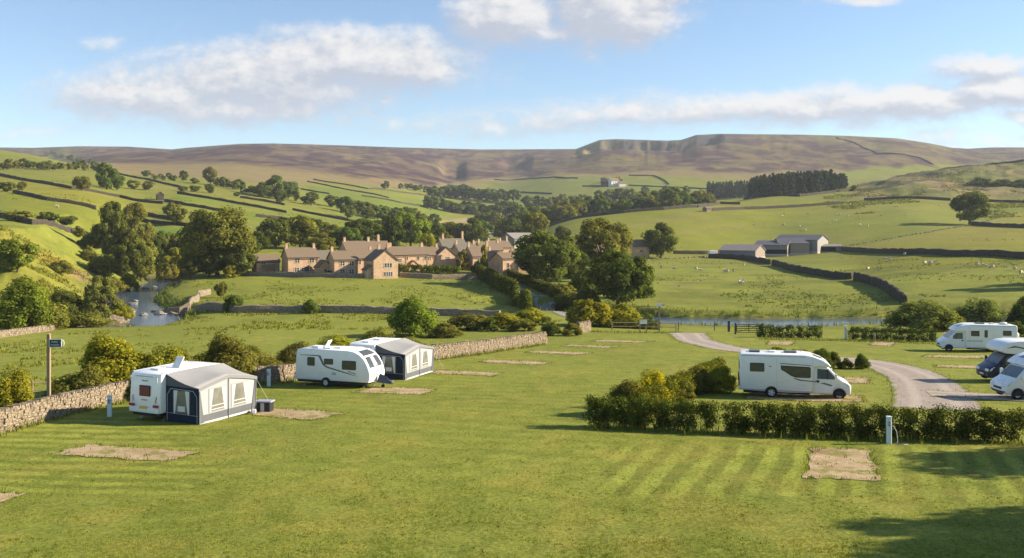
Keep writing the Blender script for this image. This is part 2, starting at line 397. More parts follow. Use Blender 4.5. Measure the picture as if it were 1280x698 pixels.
lerp(tan_m, TAN * .5 + OLIVE * .5)
lerp(tan_m * ss(n2, .46, .62) * .85, TAN * .9)
b2 = np.interp(PX, [-900, 0, 100, 200, 300, 400, 480, 540, 600, 700, 760, 850, 950, 1060, 1160, 2900], [196, 196, 202, 214, 217, 222, 227, 232, 226, 218, 216, 214, 214, 214, 208, 205])[:, None]
hm = ss(b2 + (n3 - .5) * 16 - PYG, -1, 4) * ss(Dg, 1150, 1350)
right_fell = ss(PG, 690, 760) * (1 - ss(PG, 1150, 1200))
lerp(hm * (1 - right_fell) * (0.62 + .38 * ss(n3, .34, .5)), HEATH)
lerp(hm * (1 - right_fell) * ss(n3, .62, .72) * .45, TAN)
lerp(hm * right_fell, (.135, .098, .046))
lerp(hm * right_fell * ss(n3, .41, .53) * .9, HEATH * 1.15)
lerp(hm * right_fell * ss(n2, .57, .66) * .45, (.15, .14, .045))
# bare rock on the crags, darkened to carry the shade of their left faces
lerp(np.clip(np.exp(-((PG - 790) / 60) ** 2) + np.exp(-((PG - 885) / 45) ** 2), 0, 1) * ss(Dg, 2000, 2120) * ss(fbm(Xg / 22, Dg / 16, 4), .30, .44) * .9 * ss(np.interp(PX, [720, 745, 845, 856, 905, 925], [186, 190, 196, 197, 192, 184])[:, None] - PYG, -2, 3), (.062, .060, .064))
peat = np.abs(fbm(Xg / 110 + Dg / 160, Dg / 60 + 4, 4) - .5)
lerp(hm * (1 - ss(peat, .0, .03)) * .8, (.045, .035, .026)); lerp(hm * ss(fbm(Xg / 60 + 90, Dg / 38, 4), .60, .70) * .55, (.17, .135, .06))
# rough hill pasture on the right
rr = ss(Dg, 640, 690) * (1 - ss(Dg, 1200, 1300)) * ss(PG, 1040, 1090) * ss(254 - PYG, -1, 3)
lerp(rr * .9, OLIVE); lerp(rr * ss(n3, .46, .56) * .75, (.12, .13, .03)); lerp(rr * ss(n1, .56, .68) * .65, TAN)
for line_, wd_, am_ in (([(722, 291), (780, 284), (830, 274), (872, 266)], 3.0, .55), ([(850, 292), (930, 283), (1010, 278)], 2.5, .4), ([(905, 306), (960, 300), (1040, 296), (1120, 288)], 2.0, .3), ([(840, 360), (880, 350), (930, 348)], 1.6, .4), ([(800, 345), (840, 352), (900, 372)], 1.4, .35)):
    near = (Dg > 140) & (Dg < 760); d_ = np.full(Dg.shape, 99.); d_[near] = poly_dist(Xg[near], Dg[near], [tuple(at(*q).xy) for q in line_])
    lerp((1 - ss(d_, wd_ * .4, wd_ * 1.6)) * am_, (.21, .16, .07))
# grassy bank and river margins
lerp(knoll * (.3 + .7 * ss(n1, .35, .6)), (.21, .175, .03)); lerp(knoll * ss(n1, .58, .7), TAN * .9)
for pts, hw in ((RIV_A, 4.6), (RIV_B, 6.5)):
    near = (Dg > 110) & (Dg < 330); d = np.full(Dg.shape, 99.); d[near] = poly_dist(Xg[near], Dg[near], pts)
    lerp((1 - ss(d, hw + 3, hw + 10)) * (.4 + .6 * (n1 > .5)), (.13, .135, .03)); lerp(1 - ss(d, hw + .3, hw + 2.0), (.10, .075, .045))
# pasture mottling
lerp(past * ss(fbm(Xg / 5, Dg / 7, 4), .55, .72) * .55, (.115, .14, .022))
lerp(ss(Dg, 150, 165) * (1 - ss(Dg, 300, 340)) * ss(PG, 780, 850) * ss(fbm(Xg / 30, Dg / 16, 4), .52, .66) * .55, (.105, .12, .024))
lerp(ss(Dg, 300, 400) * (1 - ss(Dg, 650, 700)) * ss(fbm(Xg / 50 + 9, Dg / 40, 4), .5, .7) * .35, (.20, .175, .045))
# mown stripes on the pitches
camp_m = 1 - ss(Dg, 108, 118)
sr = ss(PG, 725, 790) * (1 - ss(PG, 1290, 1400)) * ss(Dg, 30.5, 32.5) * (1 - ss(Dg, 40, 41.5))
ph = (Xg * .93 - Dg * .36 + (fbm(Xg / 3, Dg / 3, 2) - .5) * .5) / .62
st = ss(np.sin(ph * math.pi), -.5, .5)
C = C * (1 + (sr * (st * .46 - .14))[..., None])
sl = (1 - ss(PG, 200, 300)) * ss(Dg, 31, 33) * (1 - ss(Dg, 48, 50))
ph2 = (Dg * .97 + Xg * .1 + (fbm(Xg / 4, Dg / 2, 2) - .5) * .3) / .62
C = C * (1 + (sl * (ss(np.sin(ph2 * math.pi), -.6, .6) * .46 - .14))[..., None])
ph3 = (Dg + Xg * .25 + (fbm(Xg / 5, Dg / 3, 2) - .5) * .8) / .9
C = C * (1 + (camp_m * (1 - sr) * (1 - sl) * ss(fbm(Xg / 12, Dg / 12, 2), .4, .6) * (np.sin(ph3 * math.pi)) * .09)[..., None])
# thin, dry and clover patches in the lawn
lerp(camp_m * ss(fbm(Xg / 2.2 + 11, Dg / 2.6, 4), .5, .70) * .45, (.255, .225, .045))
lerp(camp_m * ss(fbm(Xg / 1.3 + 71, Dg / 1.6, 4), .55, .72) * .42, (.120, .155, .02))
idx = np.arange(NC * NR).reshape(NC, NR)
faces = np.stack([idx[:-1, :-1], idx[1:, :-1], idx[1:, 1:], idx[:-1, 1:]], -1).reshape(-1, 4)
tv = np.stack([Xg, Dg, Z], -1).reshape(-1, 3)
me = np_mesh('terrain', tv, faces, smooth=True)
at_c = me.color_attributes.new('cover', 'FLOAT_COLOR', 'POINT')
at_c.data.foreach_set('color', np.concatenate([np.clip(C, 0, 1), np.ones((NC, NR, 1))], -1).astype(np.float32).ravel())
m, t, out = new_mat('turf')
att = t.node('ShaderNodeAttribute', attribute_name='cover').outputs[0]
p = t.pos()
f1 = t.noise(p, 0.9, 5, .65); f2 = t.noise(p, 7.0, 4, .7); f3 = t.noise(p, 0.05, 4, .6)
k = t.math('ADD', t.ramp(f1, .3, .7, -.14, .14), t.math('ADD', t.ramp(f2, .3, .7, -.32, .32), t.ramp(f3, .3, .7, -.10, .10)))
c1 = t.mix(1.0, att, comb(t, t.math('ADD', k, 1.0), t.math('ADD', t.math('MULTIPLY', k, .85), 1.0), t.math('ADD', k, 1.0)), 'MULTIPLY')
dry = t.ramp(t.noise(p, 2.3, 5, .7), .52, .74)
c1 = t.mix(t.math('MULTIPLY', dry, .28), c1, t.mix(1.0, c1, (1.35, 1.12, 1.1), 'MULTIPLY'))
spk = t.ramp(t.noise(p, 3.4, 5, .75), .56, .70)
c1 = t.mix(t.math('MULTIPLY', spk, .38), c1, t.mix(1.0, c1, (.50, .62, .45), 'MULTIPLY'))
h = t.math('ADD', t.math('MULTIPLY', f2, 1.0), t.math('ADD', t.math('MULTIPLY', t.noise(p, 22, 3, .7), .55), t.math('MULTIPLY', f1, 1.4)))
principled(t, out, c1, 0.95, 0.08, normal=t.bump(h, .55, .10))
TURF = m
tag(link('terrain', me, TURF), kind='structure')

# water
def water_mat():
    m, t, out = new_mat('river_water')
    p = t.scalevec(t.pos(), (1.0, 1.0, 1.0))
    h = t.math('ADD', t.noise(p, 1.1, 5, .65), t.math('MULTIPLY', t.noise(p, 4.0, 3, .6), .4))
    foam = t.ramp(t.noise(t.scalevec(t.pos(), (.6, .3, 1)), 1.6, 6, .7), .64, .76)
    c = t.mix(foam, (.060, .095, .155), (.27, .30, .34))  # blue base has the sky's reflection painted into it
    principled(t, out, c, t.ramp(foam, 0, 1, .12, .6), .5, normal=t.bump(h, .3, .10))
    return m
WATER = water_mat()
RIBEDGE = {}
def ribbon(name, pts, w, mat, z=None, off=0.02, step=1.5, cross=5, jit=0.0, kind='structure'):
    P = [Vector((p[0], p[1])) for p in pts]
    # Catmull-Rom resample
    dense = []
    for i in range(len(P) - 1):
        p0 = P[max(i - 1, 0)]; p1 = P[i]; p2 = P[i + 1]; p3 = P[min(i + 2, len(P) - 1)]
        n = max(2, int((p2 - p1).length / step))
        for kx in range(n):
            t_ = kx / n
            dense.append(.5 * ((2 * p1) + (p2 - p0) * t_ + (2 * p0 - 5 * p1 + 4 * p2 - p3) * t_ ** 2 + (3 * p1 - p0 - 3 * p2 + p3) * t_ ** 3))
    dense.append(P[-1])
    V_ = []; rr_ = random.Random(len(pts) + 5)
    for i, q in enumerate(dense):
        tn = (dense[min(i + 1, len(dense) - 1)] - dense[max(i - 1, 0)]).normalized(); nr = Vector((-tn.y, tn.x))
        ww = w(i / max(1, len(dense) - 1)) if callable(w) else w
        jl, jr = 1 + rr_.uniform(-jit, jit), 1 + rr_.uniform(-jit, jit)
        for k_ in range(cross):
            s_ = (k_ / (cross - 1) - .5) * ww
            s_ *= jl if s_ < 0 else jr
            x, y = q + nr * s_
            V_.append((x, y, (ground(x, y) + off) if z is None else z))
    F = [(i * cross + k_, i * cross + k_ + 1, (i + 1) * cross + k_ + 1, (i + 1) * cross + k_) for i in range(len(dense) - 1) for k_ in range(cross - 1)]
    F = [f[::-1] for f in F]
    me = np_mesh(name, V_, F, smooth=True); at_ = me.attributes.new('across', 'FLOAT', 'POINT')
    at_.data.foreach_set('value', np.tile(np.linspace(-1, 1, cross), len(dense)).astype(np.float32))
    for i in (0, cross - 1): RIBEDGE.setdefault(name, []).extend([V_[k_ * cross + i] for k_ in range(len(dense))])
    return tag(link(name, me, mat), kind=kind)
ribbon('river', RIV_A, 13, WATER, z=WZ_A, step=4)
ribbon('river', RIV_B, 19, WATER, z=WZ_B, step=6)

# gravel, track and lane
def gravel_mat(name, a, b, sc=1.0, wheel=False):
    m, t, out = new_mat(name)
    p = t.pos()
    n = t.noise(p, 1.2 * sc, 5, .7); v = t.node('ShaderNodeTexVoronoi'); t.put(v.inputs[0], p); v.inputs['Scale'].default_value = 16 * sc
    c = t.mix(t.ramp(n, .3, .7), a, b); c = t.mix(t.math('MULTIPLY', v.outputs[0], .45), c, tuple(x * .5 for x in a))
    big = t.noise(p, .8, 5, .75)
    c = t.mix(t.math('MULTIPLY', t.ramp(t.noise(p, 3.0, 4, .7), .5, .7), .5), c, tuple(x * .62 for x in a))
    if wheel:
        ac = t.node('ShaderNodeAttribute', attribute_name='across').outputs['Fac']
        tr = t.math('ABSOLUTE', t.math('SUBTRACT', t.math('ABSOLUTE', ac), .45))
        c = t.mix(t.math('MULTIPLY', t.ramp(t.math('ADD', tr, t.math('MULTIPLY', n, .12)), .10, .26, 1, 0), .35), c, tuple(x * 1.22 for x in b))
        edge = t.ramp(t.math('ADD', t.math('ABSOLUTE', ac), t.math('MULTIPLY', t.math('SUBTRACT', big, .5), .5)), .86, .98)
        c = t.mix(edge, c, (.15, .165, .03)); mid_ = t.ramp(t.math('ADD', t.math('ABSOLUTE', ac), t.math('MULTIPLY', t.math('SUBTRACT', big, .5), .7)), .0, .10, 1, 0)
        c = t.mix(t.math('MULTIPLY', mid_, .25), c, tuple(x * .7 for x in a))
    else:
        c = t.mix(t.math('MULTIPLY', t.ramp(big, .50, .62), .8), c, (.17, .18, .03))
        c = t.mix(t.math('MULTIPLY', t.ramp(t.noise(p, .55, 4, .7), .5, .65), .45), c, (.24, .14, .085))
    principled(t, out, c, .95, .1, normal=t.bump(t.math('ADD', v.outputs[0], n), .5, .05))
    return m
GRAVEL = gravel_mat('pitch_gravel', (.40, .29, .165), (.54, .41, .25)); TRACK = gravel_mat('track_gravel', (.33, .275, .23), (.42, .355, .30), 1.0, True); TARMAC = gravel_mat('lane_tarmac', (.24, .23, .225), (.32, .305, .295), 1.0, True)
def pad(quad, label=None, n=14, m_=8, off=.022):
    """a worn gravel pitch laid on the turf; corners given by bearing and row"""
    A, B, Cc, D_ = (at(*q).xy for q in quad)
    V_ = []
    for i in range(n + 1):
        for j in range(m_ + 1):
            u, v = i / n, j / m_
            q = (A * (1 - u) + B * u) * (1 - v) + (D_ * (1 - u) + Cc * u) * v
            if i in (0, n) or j in (0, m_):
                q = q + Vector((rnd.uniform(-.22, .22), rnd.uniform(-.22, .22)))
            V_.append((q.x, q.y, ground(q.x, q.y) + off))
    F = [(i * (m_ + 1) + j, (i + 1) * (m_ + 1) + j, (i + 1) * (m_ + 1) + j + 1, i * (m_ + 1) + j + 1) for i in range(n) for j in range(m_)]
    o = link('gravel_pitch', np_mesh('gravel_pitch', V_, F), GRAVEL)
    o.data.flip_normals() if o.data.polygons[0].normal.z < 0 else None
    return tag(o, kind='structure')
PADS = [[(68, 568), (205, 578), (252, 566), (112, 556)], [(-40, 632), (-5, 634), (27, 617), (-20, 615)], [(318, 520), (388, 526), (434, 517), (330, 510)],
        [(440, 491), (528, 494), (547, 487), (470, 484)], [(538, 467), (615, 471), (630, 467), (548, 463)], [(598, 453), (675, 456.5), (692, 453), (612, 450)],
        [(655, 441), (722, 444), (742, 441.5), (668, 438.5)], [(700, 433), (758, 435.5), (776, 433), (712, 431.2)], [(738, 427), (800, 429), (818, 427), (752, 425)],
        [(1003, 597), (1096, 601), (1088, 563), (1014, 561)], [(958, 431), (988, 432), (995, 427.5), (962, 427)], [(1088, 432), (1116, 433), (1122, 428), (1090, 427)],
        [(1152, 446.6), (1240, 448.6), (1240, 445), (1158, 444)], [(1168, 459.5), (1238, 461.5), (1236, 457.5), (1170, 456.6)], [(1048, 479), (1086, 480), (1090, 473), (1056, 472)],
        [(930, 499), (1080, 503), (1078, 495), (940, 491)]]
for q in PADS: pad(q)
ribbon('track', [at(*q).xy for q in [(858, 416.5), (862, 420), (872, 427), (905, 435), (950, 441), (1010, 446), (1060, 450), (1100, 456), (1130, 464), (1152, 476), (1165, 492), (1172, 512)]], lambda s: 3.4 + 1.6 * s + 2.2 * (1 - s) ** 6, TRACK, off=.02, step=1.0, cross=7, jit=.05)
ribbon('track', [at(*q).xy for q in [(1160, 492), (1200, 494), (1250, 497), (1330, 502)]], 3.6, TRACK, off=.035, step=1.0, cross=6, jit=.05)
ribbon('lane', [at(*q).xy for q in [(610, 345), (630, 352), (655, 366), (682, 381), (708, 392), (735, 398)]], 4.2, TARMAC, off=.03, step=2, jit=.04)

# ------------------------------------------------------------------ dry stone walls
def stone_mat(name, a, b, c3, sc=3.2):
    m, t, out = new_mat(name)
    p = t.scalevec(t.pos(), (1.0, 1.0, 2.1))
    v = t.node('ShaderNodeTexVoronoi'); t.put(v.inputs[0], p); v.inputs['Scale'].default_value = sc
    e = t.node('ShaderNodeTexVoronoi', feature='DISTANCE_TO_EDGE'); t.put(e.inputs[0], p); e.inputs['Scale'].default_value = sc
    sepc = t.node('ShaderNodeSeparateColor'); t.l.new(v.outputs['Color'], sepc.inputs[0])
    isl = t.node('ShaderNodeNewGeometry').outputs['Random Per Island']
    c = t.mix(t.math('FRACT', t.math('ADD', sepc.outputs[0], isl)), a, b); c = t.mix(t.ramp(t.noise(t.pos(), 2.5, 5, .7), .5, .72), c, c3)
    edge = t.ramp(e.outputs[0], 0.0, .07)
    c = t.mix(edge, tuple(x * .35 for x in a), c)
    h = t.math('ADD', t.math('MULTIPLY', edge, 1.0), t.math('MULTIPLY', t.noise(t.pos(), 9, 4, .7), .6))
    principled(t, out, c, .92, .15, normal=t.bump(h, .6, .08))
    return m
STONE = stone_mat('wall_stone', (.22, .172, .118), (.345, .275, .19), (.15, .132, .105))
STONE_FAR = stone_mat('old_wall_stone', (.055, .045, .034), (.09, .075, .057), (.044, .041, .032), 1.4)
def spline(pts, step, dmax=4000.0):
    """pts are bearing/row pairs on the ground; resampled in the plan"""
    P = [at(*q, dmax=dmax).xy for q in pts]; out_ = []
    for a_, b_ in zip(P[:-1], P[1:]):
        n = max(1, int((b_ - a_).length / step))
        for k_ in range(n): out_.append(a_.lerp(b_, k_ / n))
    out_.append(P[-1]); return out_
def wall_body(mb, line, h, th, jit, mi=0, gap_bottom=.5, rr_=None):
    rr_ = rr_ or random.Random(int(line[0].x * 10) + len(line))
    rings = []
    for i, q in enumerate(line):
        tn = (line[min(i + 1, len(line) - 1)] - line[max(i - 1, 0)]).normalized(); nr = Vector((-tn.y, tn.x))
        hh = h * (1 + rr_.uniform(-jit, jit)); zg = ground(q.x, q.y)
        wob = rr_.uniform(-jit, jit) * th * .5
        ring = []
        for s_, zz in ((-.5, -gap_bottom), (-.47, hh * .55), (-.34, hh * .93), (0, hh), (.34, hh * .93), (.47, hh * .55), (.5, -gap_bottom)):
            w2 = q + nr * (s_ * th + wob); ring.append((w2.x, w2.y, zg + zz))
        rings.append(ring)
    k_ = 7; pts = [p_ for r_ in rings for p_ in r_]
    F = [(i * k_ + j, i * k_ + j + 1, (i + 1) * k_ + j + 1, (i + 1) * k_ + j) for i in range(len(rings) - 1) for j in range(k_ - 1)]
    F += [tuple(range(k_ - 1, -1, -1)), tuple(range((len(rings) - 1) * k_, len(rings) * k_))]
    mb.poly(pts, F, mi)
def field_wall(pts, label, h=1.5, th=.8, group=None, mat=None, jit=.13, dmax=4000.0):
    D = at(*pts[0], dmax=dmax).y
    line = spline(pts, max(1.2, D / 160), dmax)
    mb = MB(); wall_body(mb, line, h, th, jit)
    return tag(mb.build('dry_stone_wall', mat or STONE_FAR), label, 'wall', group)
def stone_block(mb, c, size, rot, rr_, jit=.16):
    x, y, z = (q / 2 for q in size); M = Matrix.Rotation(rot, 3, 'Z') @ Matrix.Rotation(rr_.uniform(-.08, .08), 3, 'Y')
    pts = [M @ Vector((sx * x * (1 - rr_.uniform(0, jit)), sy * y * (1 - rr_.uniform(0, jit)), sz * z * (1 - rr_.uniform(0, jit)))) + Vector(c) for sx in (-1, 1) for sy in (-1, 1) for sz in (-1, 1)]
    mb.poly(pts, [(0, 1, 3, 2), (4, 6, 7, 5), (0, 4, 5, 1), (2, 3, 7, 6), (0, 2, 6, 4), (1, 5, 7, 3)])
def near_wall(pts, label, h=1.3, th=.55, seed=1, stone_l=.34):
    rr_ = random.Random(seed)
    line = spline(pts, .3); mb = MB()
    wall_body(mb, line, h * .9, th * .8, .04, rr_=rr_)
    cum = [0]
    for a_, b_ in zip(line[:-1], line[1:]): cum.append(cum[-1] + (b_ - a_).length)
    L = cum[-1]
    def along(s_):
        i = min(max(int(np.searchsorted(cum, s_)) - 1, 0), len(line) - 2); u = (s_ - cum[i]) / (cum[i + 1] - cum[i])
        q = line[i].lerp(line[i + 1], u); tn = (line[i + 1] - line[i]).normalized(); return q, tn
    for side in (-1, 1):
        z = 0.0
        while z < h * .86:
            ch = rr_.uniform(.10, .2); s_ = rr_.uniform(-.2, 0)
            while s_ < L:
                l_ = stone_l * rr_.uniform(.5, 1.6)
                q, tn = along(min(max(s_ + l_ / 2, 0), L)); nr = Vector((-tn.y, tn.x)); ang = math.atan2(tn.y, tn.x)
                batter = th * (.5 - .09 * z / h)
                c = q + nr * side * (batter - .07 + rr_.uniform(-.03, .035))
                stone_block(mb, (c.x, c.y, ground(q.x, q.y) + z + ch / 2 + rr_.uniform(-.015, .015)), (l_ * .97, .2, ch * 1.02), ang + rr_.uniform(-.06, .06), rr_)
                s_ += l_
            z += ch * .95
    s_ = 0.0
    while s_ < L:                                     # cope stones set on edge
        l_ = rr_.uniform(.09, .2); q, tn = along(s_ + l_ / 2)
        stone_block(mb, (q.x, q.y, ground(q.x, q.y) + h * .9 + .08), (l_ * .92, th * rr_.uniform(.75, 1.0), rr_.uniform(.2, .36)), math.atan2(tn.y, tn.x) + rr_.uniform(-.12, .12), rr_, .25)
        s_ += l_
    me_ = mb.build('dry_stone_wall', STONE)
    return tag(me_, label, 'wall')
near_wall([(-70, 556), (0, 541), (60, 524), (115, 510), (160, 500), (186, 497)], 'pale near drystone wall with upright cope stones running behind the left signpost', 1.12, .6, 1)
near_wall([(300, 482), (330, 479), (352, 477), (372, 474)], 'short stretch of drystone wall between the left awning and the white caravan beside it', 1.12, .55, 2)
near_wall([(500, 454), (540, 449), (590, 443), (640, 435), (680, 429)], 'pale drystone wall behind the right hand awning with green bushes above it', 1.2, .6, 3)
near_wall([(722, 417), (732, 415.5), (736, 414)], 'short pale wall end beside the clipped bush and the yellow hedge', 1.4, .6, 4)
near_wall([(-60, 440), (0, 422), (60, 414), (100, 408.5), (150, 403), (172, 400.5), (214, 395), (236, 390)], 'pale tumbledown wall along the river bank at the left of the pasture', .75, .7, 5, .5)
field_wall([(190, 396), (225, 392), (236, 385), (246, 377), (248, 371), (262, 368)], 'low pale wall climbing from the river to the pasture below the cottages', 1.2, .8, mat=STONE)
field_wall([(246, 391), (300, 391.5), (350, 391), (420, 391.5), (490, 392.5), (530, 394), (580, 396), (625, 399)], 'grey drystone wall crossing the middle pasture with two small trees on it', 1.25, .8, mat=STONE)
field_wall([(306, 344), (350, 345.5), (400, 346.5), (440, 347.5), (488, 348)], 'pale wall along the front gardens of the left hand cottages', 1.1, .6, mat=STONE)
field_wall([(500, 347), (540, 349), (596, 350)], 'low grey wall below the clipped garden hedge of the village', 1.3, .6, mat=STONE)
G_L = 'walls on the left hillside'
for pts, lb in [([(-60, 208), (0, 219.5), (30, 226), (90, 236.5), (150, 247), (204, 255)], 'long dark wall crossing the upper left hillside from the frame edge to the small field barn'),
                ([(17, 241.5), (60, 251), (120, 262.5)], 'dark wall slanting through the left fields below the dense clump of trees'),
                ([(-40, 262), (0, 271), (40, 281), (92, 290)], 'rough old wall along the top of the grassy river bank'),
                ([(160, 262), (184, 269.5), (216, 275)], 'short dark wall beside the lone tree in the left fields'),
                ([(178, 277), (205, 281), (240, 284)], 'low shadowed wall just below the lone tree in the left fields'),
                ([(160, 296), (200, 300), (236, 304)], 'lowest wall on the left hillside above the riverside trees'),
                ([(206, 252), (235, 257.5), (275, 264.5), (300, 270)], 'wall running right from the small field barn toward the big round tree'),
                ([(222, 242.5), (290, 254), (330, 261), (358, 266.5)], 'long straight wall in the fields above the big round tree'),
                ([(366, 263), (400, 270), (440, 277.5), (470, 282)], 'wall above the cottages ending near the bright green tree'),
                ([(300, 247.5), (330, 252), (356, 257)], 'short wall left of the dark clump of trees on the hillside'),
                ([(150, 218.5), (190, 226.5), (228, 235.5)], 'highest wall on the left hillside under the moor edge'),
                ([(376, 237), (412, 243)], 'short wall just right of the dark hillside clump of trees'),
                ([(384, 227.5), (430, 237), (486, 248)], 'middle of the three dark walls below the heather moor'),
                ([(392, 225), (460, 236.5), (548, 246.5)], 'upper of the three dark walls below the heather moor'),
                ([(452, 245.5), (500, 254), (538, 260.5)], 'lower of the three dark walls below the heather moor'),
                ([(320, 271), (350, 274.5), (420, 288), (455, 294)], 'wall in the field directly behind the village trees')]:
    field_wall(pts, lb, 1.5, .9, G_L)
G_R = 'walls on the right hillside'
for pts, lb in [([(1046, 313), (1100, 317), (1180, 320), (1290, 324.5)], 'long dark wall running right from the barns to the frame edge'),
                ([(886, 323), (930, 325), (962, 331)], 'shadowed wall curving below the near grey barn'),
                ([(966, 332), (1000, 341), (1030, 346), (1062, 349.5)], 'middle length of dark wall descending from the barns to the gate stone'),
                ([(1069, 350.5), (1090, 356), (1108, 364), (1122, 373), (1131, 381)], 'dark wall curving downhill from the gate stone to the grey willow'),
                ([(1080, 250.5), (1140, 248.5), (1188, 251)], 'dark wall under the rough pasture left of the lone hill tree'),
                ([(1230, 252.5), (1300, 254)], 'dark wall under the rough pasture right of the lone hill tree'),
                ([(1214, 281.5), (1245, 283.5), (1300, 286)], 'dark wall running right from the foot of the lone hill tree'),
                ([(690, 276.5), (740, 271), (780, 266.5), (830, 262.5), (870, 259.5)], 'long dark wall on the crest before the wooded valley'),
                ([(872, 259.5), (900, 255), (925, 252.5)], 'short dark wall joining the crest wall to the sheepfold'),
                ([(888, 264), (930, 262), (960, 261), (1054, 255)], 'dark wall below the plantation running past the sheepfold'),
                ([(930, 249), (1000, 246), (1070, 238.5), (1130, 231.5), (1178, 226.5)], 'dark wall slanting up the rough hill from the plantation foot'),
                ([(1072, 229.5), (1120, 217), (1180, 205), (1240, 202), (1300, 203)], 'skyline wall along the top of the rough right hill')]:
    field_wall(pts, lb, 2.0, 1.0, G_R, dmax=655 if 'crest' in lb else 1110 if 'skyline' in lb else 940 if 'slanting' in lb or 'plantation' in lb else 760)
field_wall([(842, 317.5), (880, 318), (908, 317.5)], 'low dark wall between the round field tree and the near barn', 1.5, 1.0, G_R)
for pts, lb in [([(1040, 311), (1070, 306), (1100, 301), (1160, 291), (1206, 283)], 'broken pale line of fallen wall climbing from the barns to the lone hill tree'),
                ([(1222, 279), (1250, 271), (1290, 263)], 'broken pale line of fallen wall right of the lone hill tree'),
                ([(800, 326), (850, 323.5), (884, 321.5)], 'pale ruined wall in front of the round field tree')]:
    line = spline(pts, 1.1); mb = MB(); rr_ = random.Random(len(pts))
    for q in line:
        if rr_.random() < .75:
            s_ = rr_.uniform(.3, .9); stone_block(mb, (q.x + rr_.uniform(-.5, .5), q.y + rr_.uniform(-.8, .8), ground(q.x, q.y) + s_ * .25), (s_, s_ * .8, s_ * .6), rr_.uniform(0, 3), rr_)
    tag(mb.build('ruined_wall', STONE), lb, 'ruined wall')
G_F = 'far walls below the fells'
for pts, lb in [([(618, 225), (660, 224), (722, 223.5)], 'far dark wall at the moor edge left of the white farmhouse'),
                ([(728, 233.5), (755, 233.2)], 'far wall meeting the left end of the white farmhouse'),
                ([(786, 232.5), (830, 234.5), (890, 237)], 'far wall running right from the white farmhouse'),
                ([(786, 220), (818, 220.5), (830, 226), (836, 231)], 'far wall turning downhill above the plantation'),
                ([(600, 238), (640, 241), (690, 243)], 'far wall below the farmhouse fields above the valley trees')]:
    field_wall(pts, lb, 2.0, 1.3, G_F)
field_wall([(1046, 172), (1070, 180), (1096, 192.5), (1140, 196), (1166, 206)], 'far thin wall climbing over the great flat topped fell', 2.4, 2.0)
mb = MB(); q = at(1065, 349); s_ = random.Random(3)
stone_block(mb, (q.x, q.y, q.z + .8), (1.0, .6, 2.0), .2, s_)
tag(mb.build('gate_stone', STONE), 'pale upright gate stone between two lengths of dark wall', 'gate stone')

# ------------------------------------------------------------------ foliage
def leaf_mat(name, a, b, trans=.3, cover=False):
    m, t, out = new_mat(name)
    geo = t.node('ShaderNodeNewGeometry'); oi = t.node('ShaderNodeObjectInfo')
    c = t.mix(geo.outputs['Random Per Island'], a, b)
    if cover: c = t.mix(1.0, t.node('ShaderNodeAttribute', attribute_name='cover').outputs[0], t.mix(geo.outputs['Random Per Island'], (.62, .66, .6), (1.45, 1.4, 1.3)), 'MULTIPLY')
    if cover is False:
        tn = t.node('ShaderNodeAttribute', attribute_name='tone').outputs['Fac']; c = t.mix(1.0, c, comb(t, tn, tn, tn), 'MULTIPLY')
    c = t.mix(1.0, c, oi.outputs['Color'], 'MULTIPLY')
    hs = t.node('ShaderNodeHueSaturation'); t.put(hs.inputs['Hue'], t.ramp(oi.outputs['Random'], 0, 1, .487, .513, False)); t.put(hs.inputs['Value'], t.ramp(oi.outputs['Random'], 0, 1, .86, 1.14, False)); t.put(hs.inputs['Color'], c)
    d = t.node('ShaderNodeBsdfDiffuse'); t.l.new(hs.outputs[0], d.inputs[0])
    tr = t.node('ShaderNodeBsdfTranslucent'); t.l.new(t.mix(1.0, hs.outputs[0], (1.25, 1.25, .6), 'MULTIPLY'), tr.inputs[0])
    mx = t.node('ShaderNodeMixShader'); mx.inputs[0].default_value = trans
    t.l.new(d.outputs[0], mx.inputs[1]); t.l.new(tr.outputs[0], mx.inputs[2]); t.l.new(mx.outputs[0], out.inputs[0])
    return m
LEAF = leaf_mat('broad_leaves', (.076, .104, .020), (.172, .186, .040), .40)
LEAFH = leaf_mat('hawthorn_leaves', (.034, .054, .012), (.115, .128, .026), .14)
NEEDLE = leaf_mat('needles', (.032, .055, .030), (.062, .088, .042), .12)
SWARDM = leaf_mat('sward_blades', (.12, .15, .02), (.20, .21, .035), .3, True)
GRASSM = leaf_mat('grass_blades', (.12, .15, .02), (.20, .21, .035), .3, None)
BARK = simple_mat('bark', (.085, .065, .045), .95, .1, var=.35, scale=9, bump=.6)
def leaves(P, N, size, rs, aspect=.62):
    """diamond shaped leaf clusters at P facing N"""
    n = len(P)
    N = N / (np.linalg.norm(N, axis=1, keepdims=True) + 1e-9)
    a = rs.normal(size=(n, 3)); u = np.cross(N, a); u /= np.linalg.norm(u, axis=1, keepdims=True) + 1e-9
    w = np.cross(N, u); s_ = (size * rs.uniform(.6, 1.35, n))[:, None] if np.isscalar(size) else (size * rs.uniform(.6, 1.35, n))[:, None]
    bend = N * s_ * .22
    V_ = np.stack([P + u * s_ * .5, P + w * s_ * aspect * .5 + bend, P - u * s_ * .5, P - w * s_ * aspect * .5 + bend], 1)
    return V_.reshape(-1, 3)
def tone_attr(me, tone):
    a = me.attributes.new('tone', 'FLOAT', 'POINT'); a.data.foreach_set('value', np.repeat(tone, 4).astype(np.float32))
def quads(n): return np.arange(n * 4).reshape(-1, 4)
def sph(rs, n):
    v = rs.normal(size=(n, 3)); return v / np.linalg.norm(v, axis=1, keepdims=True)
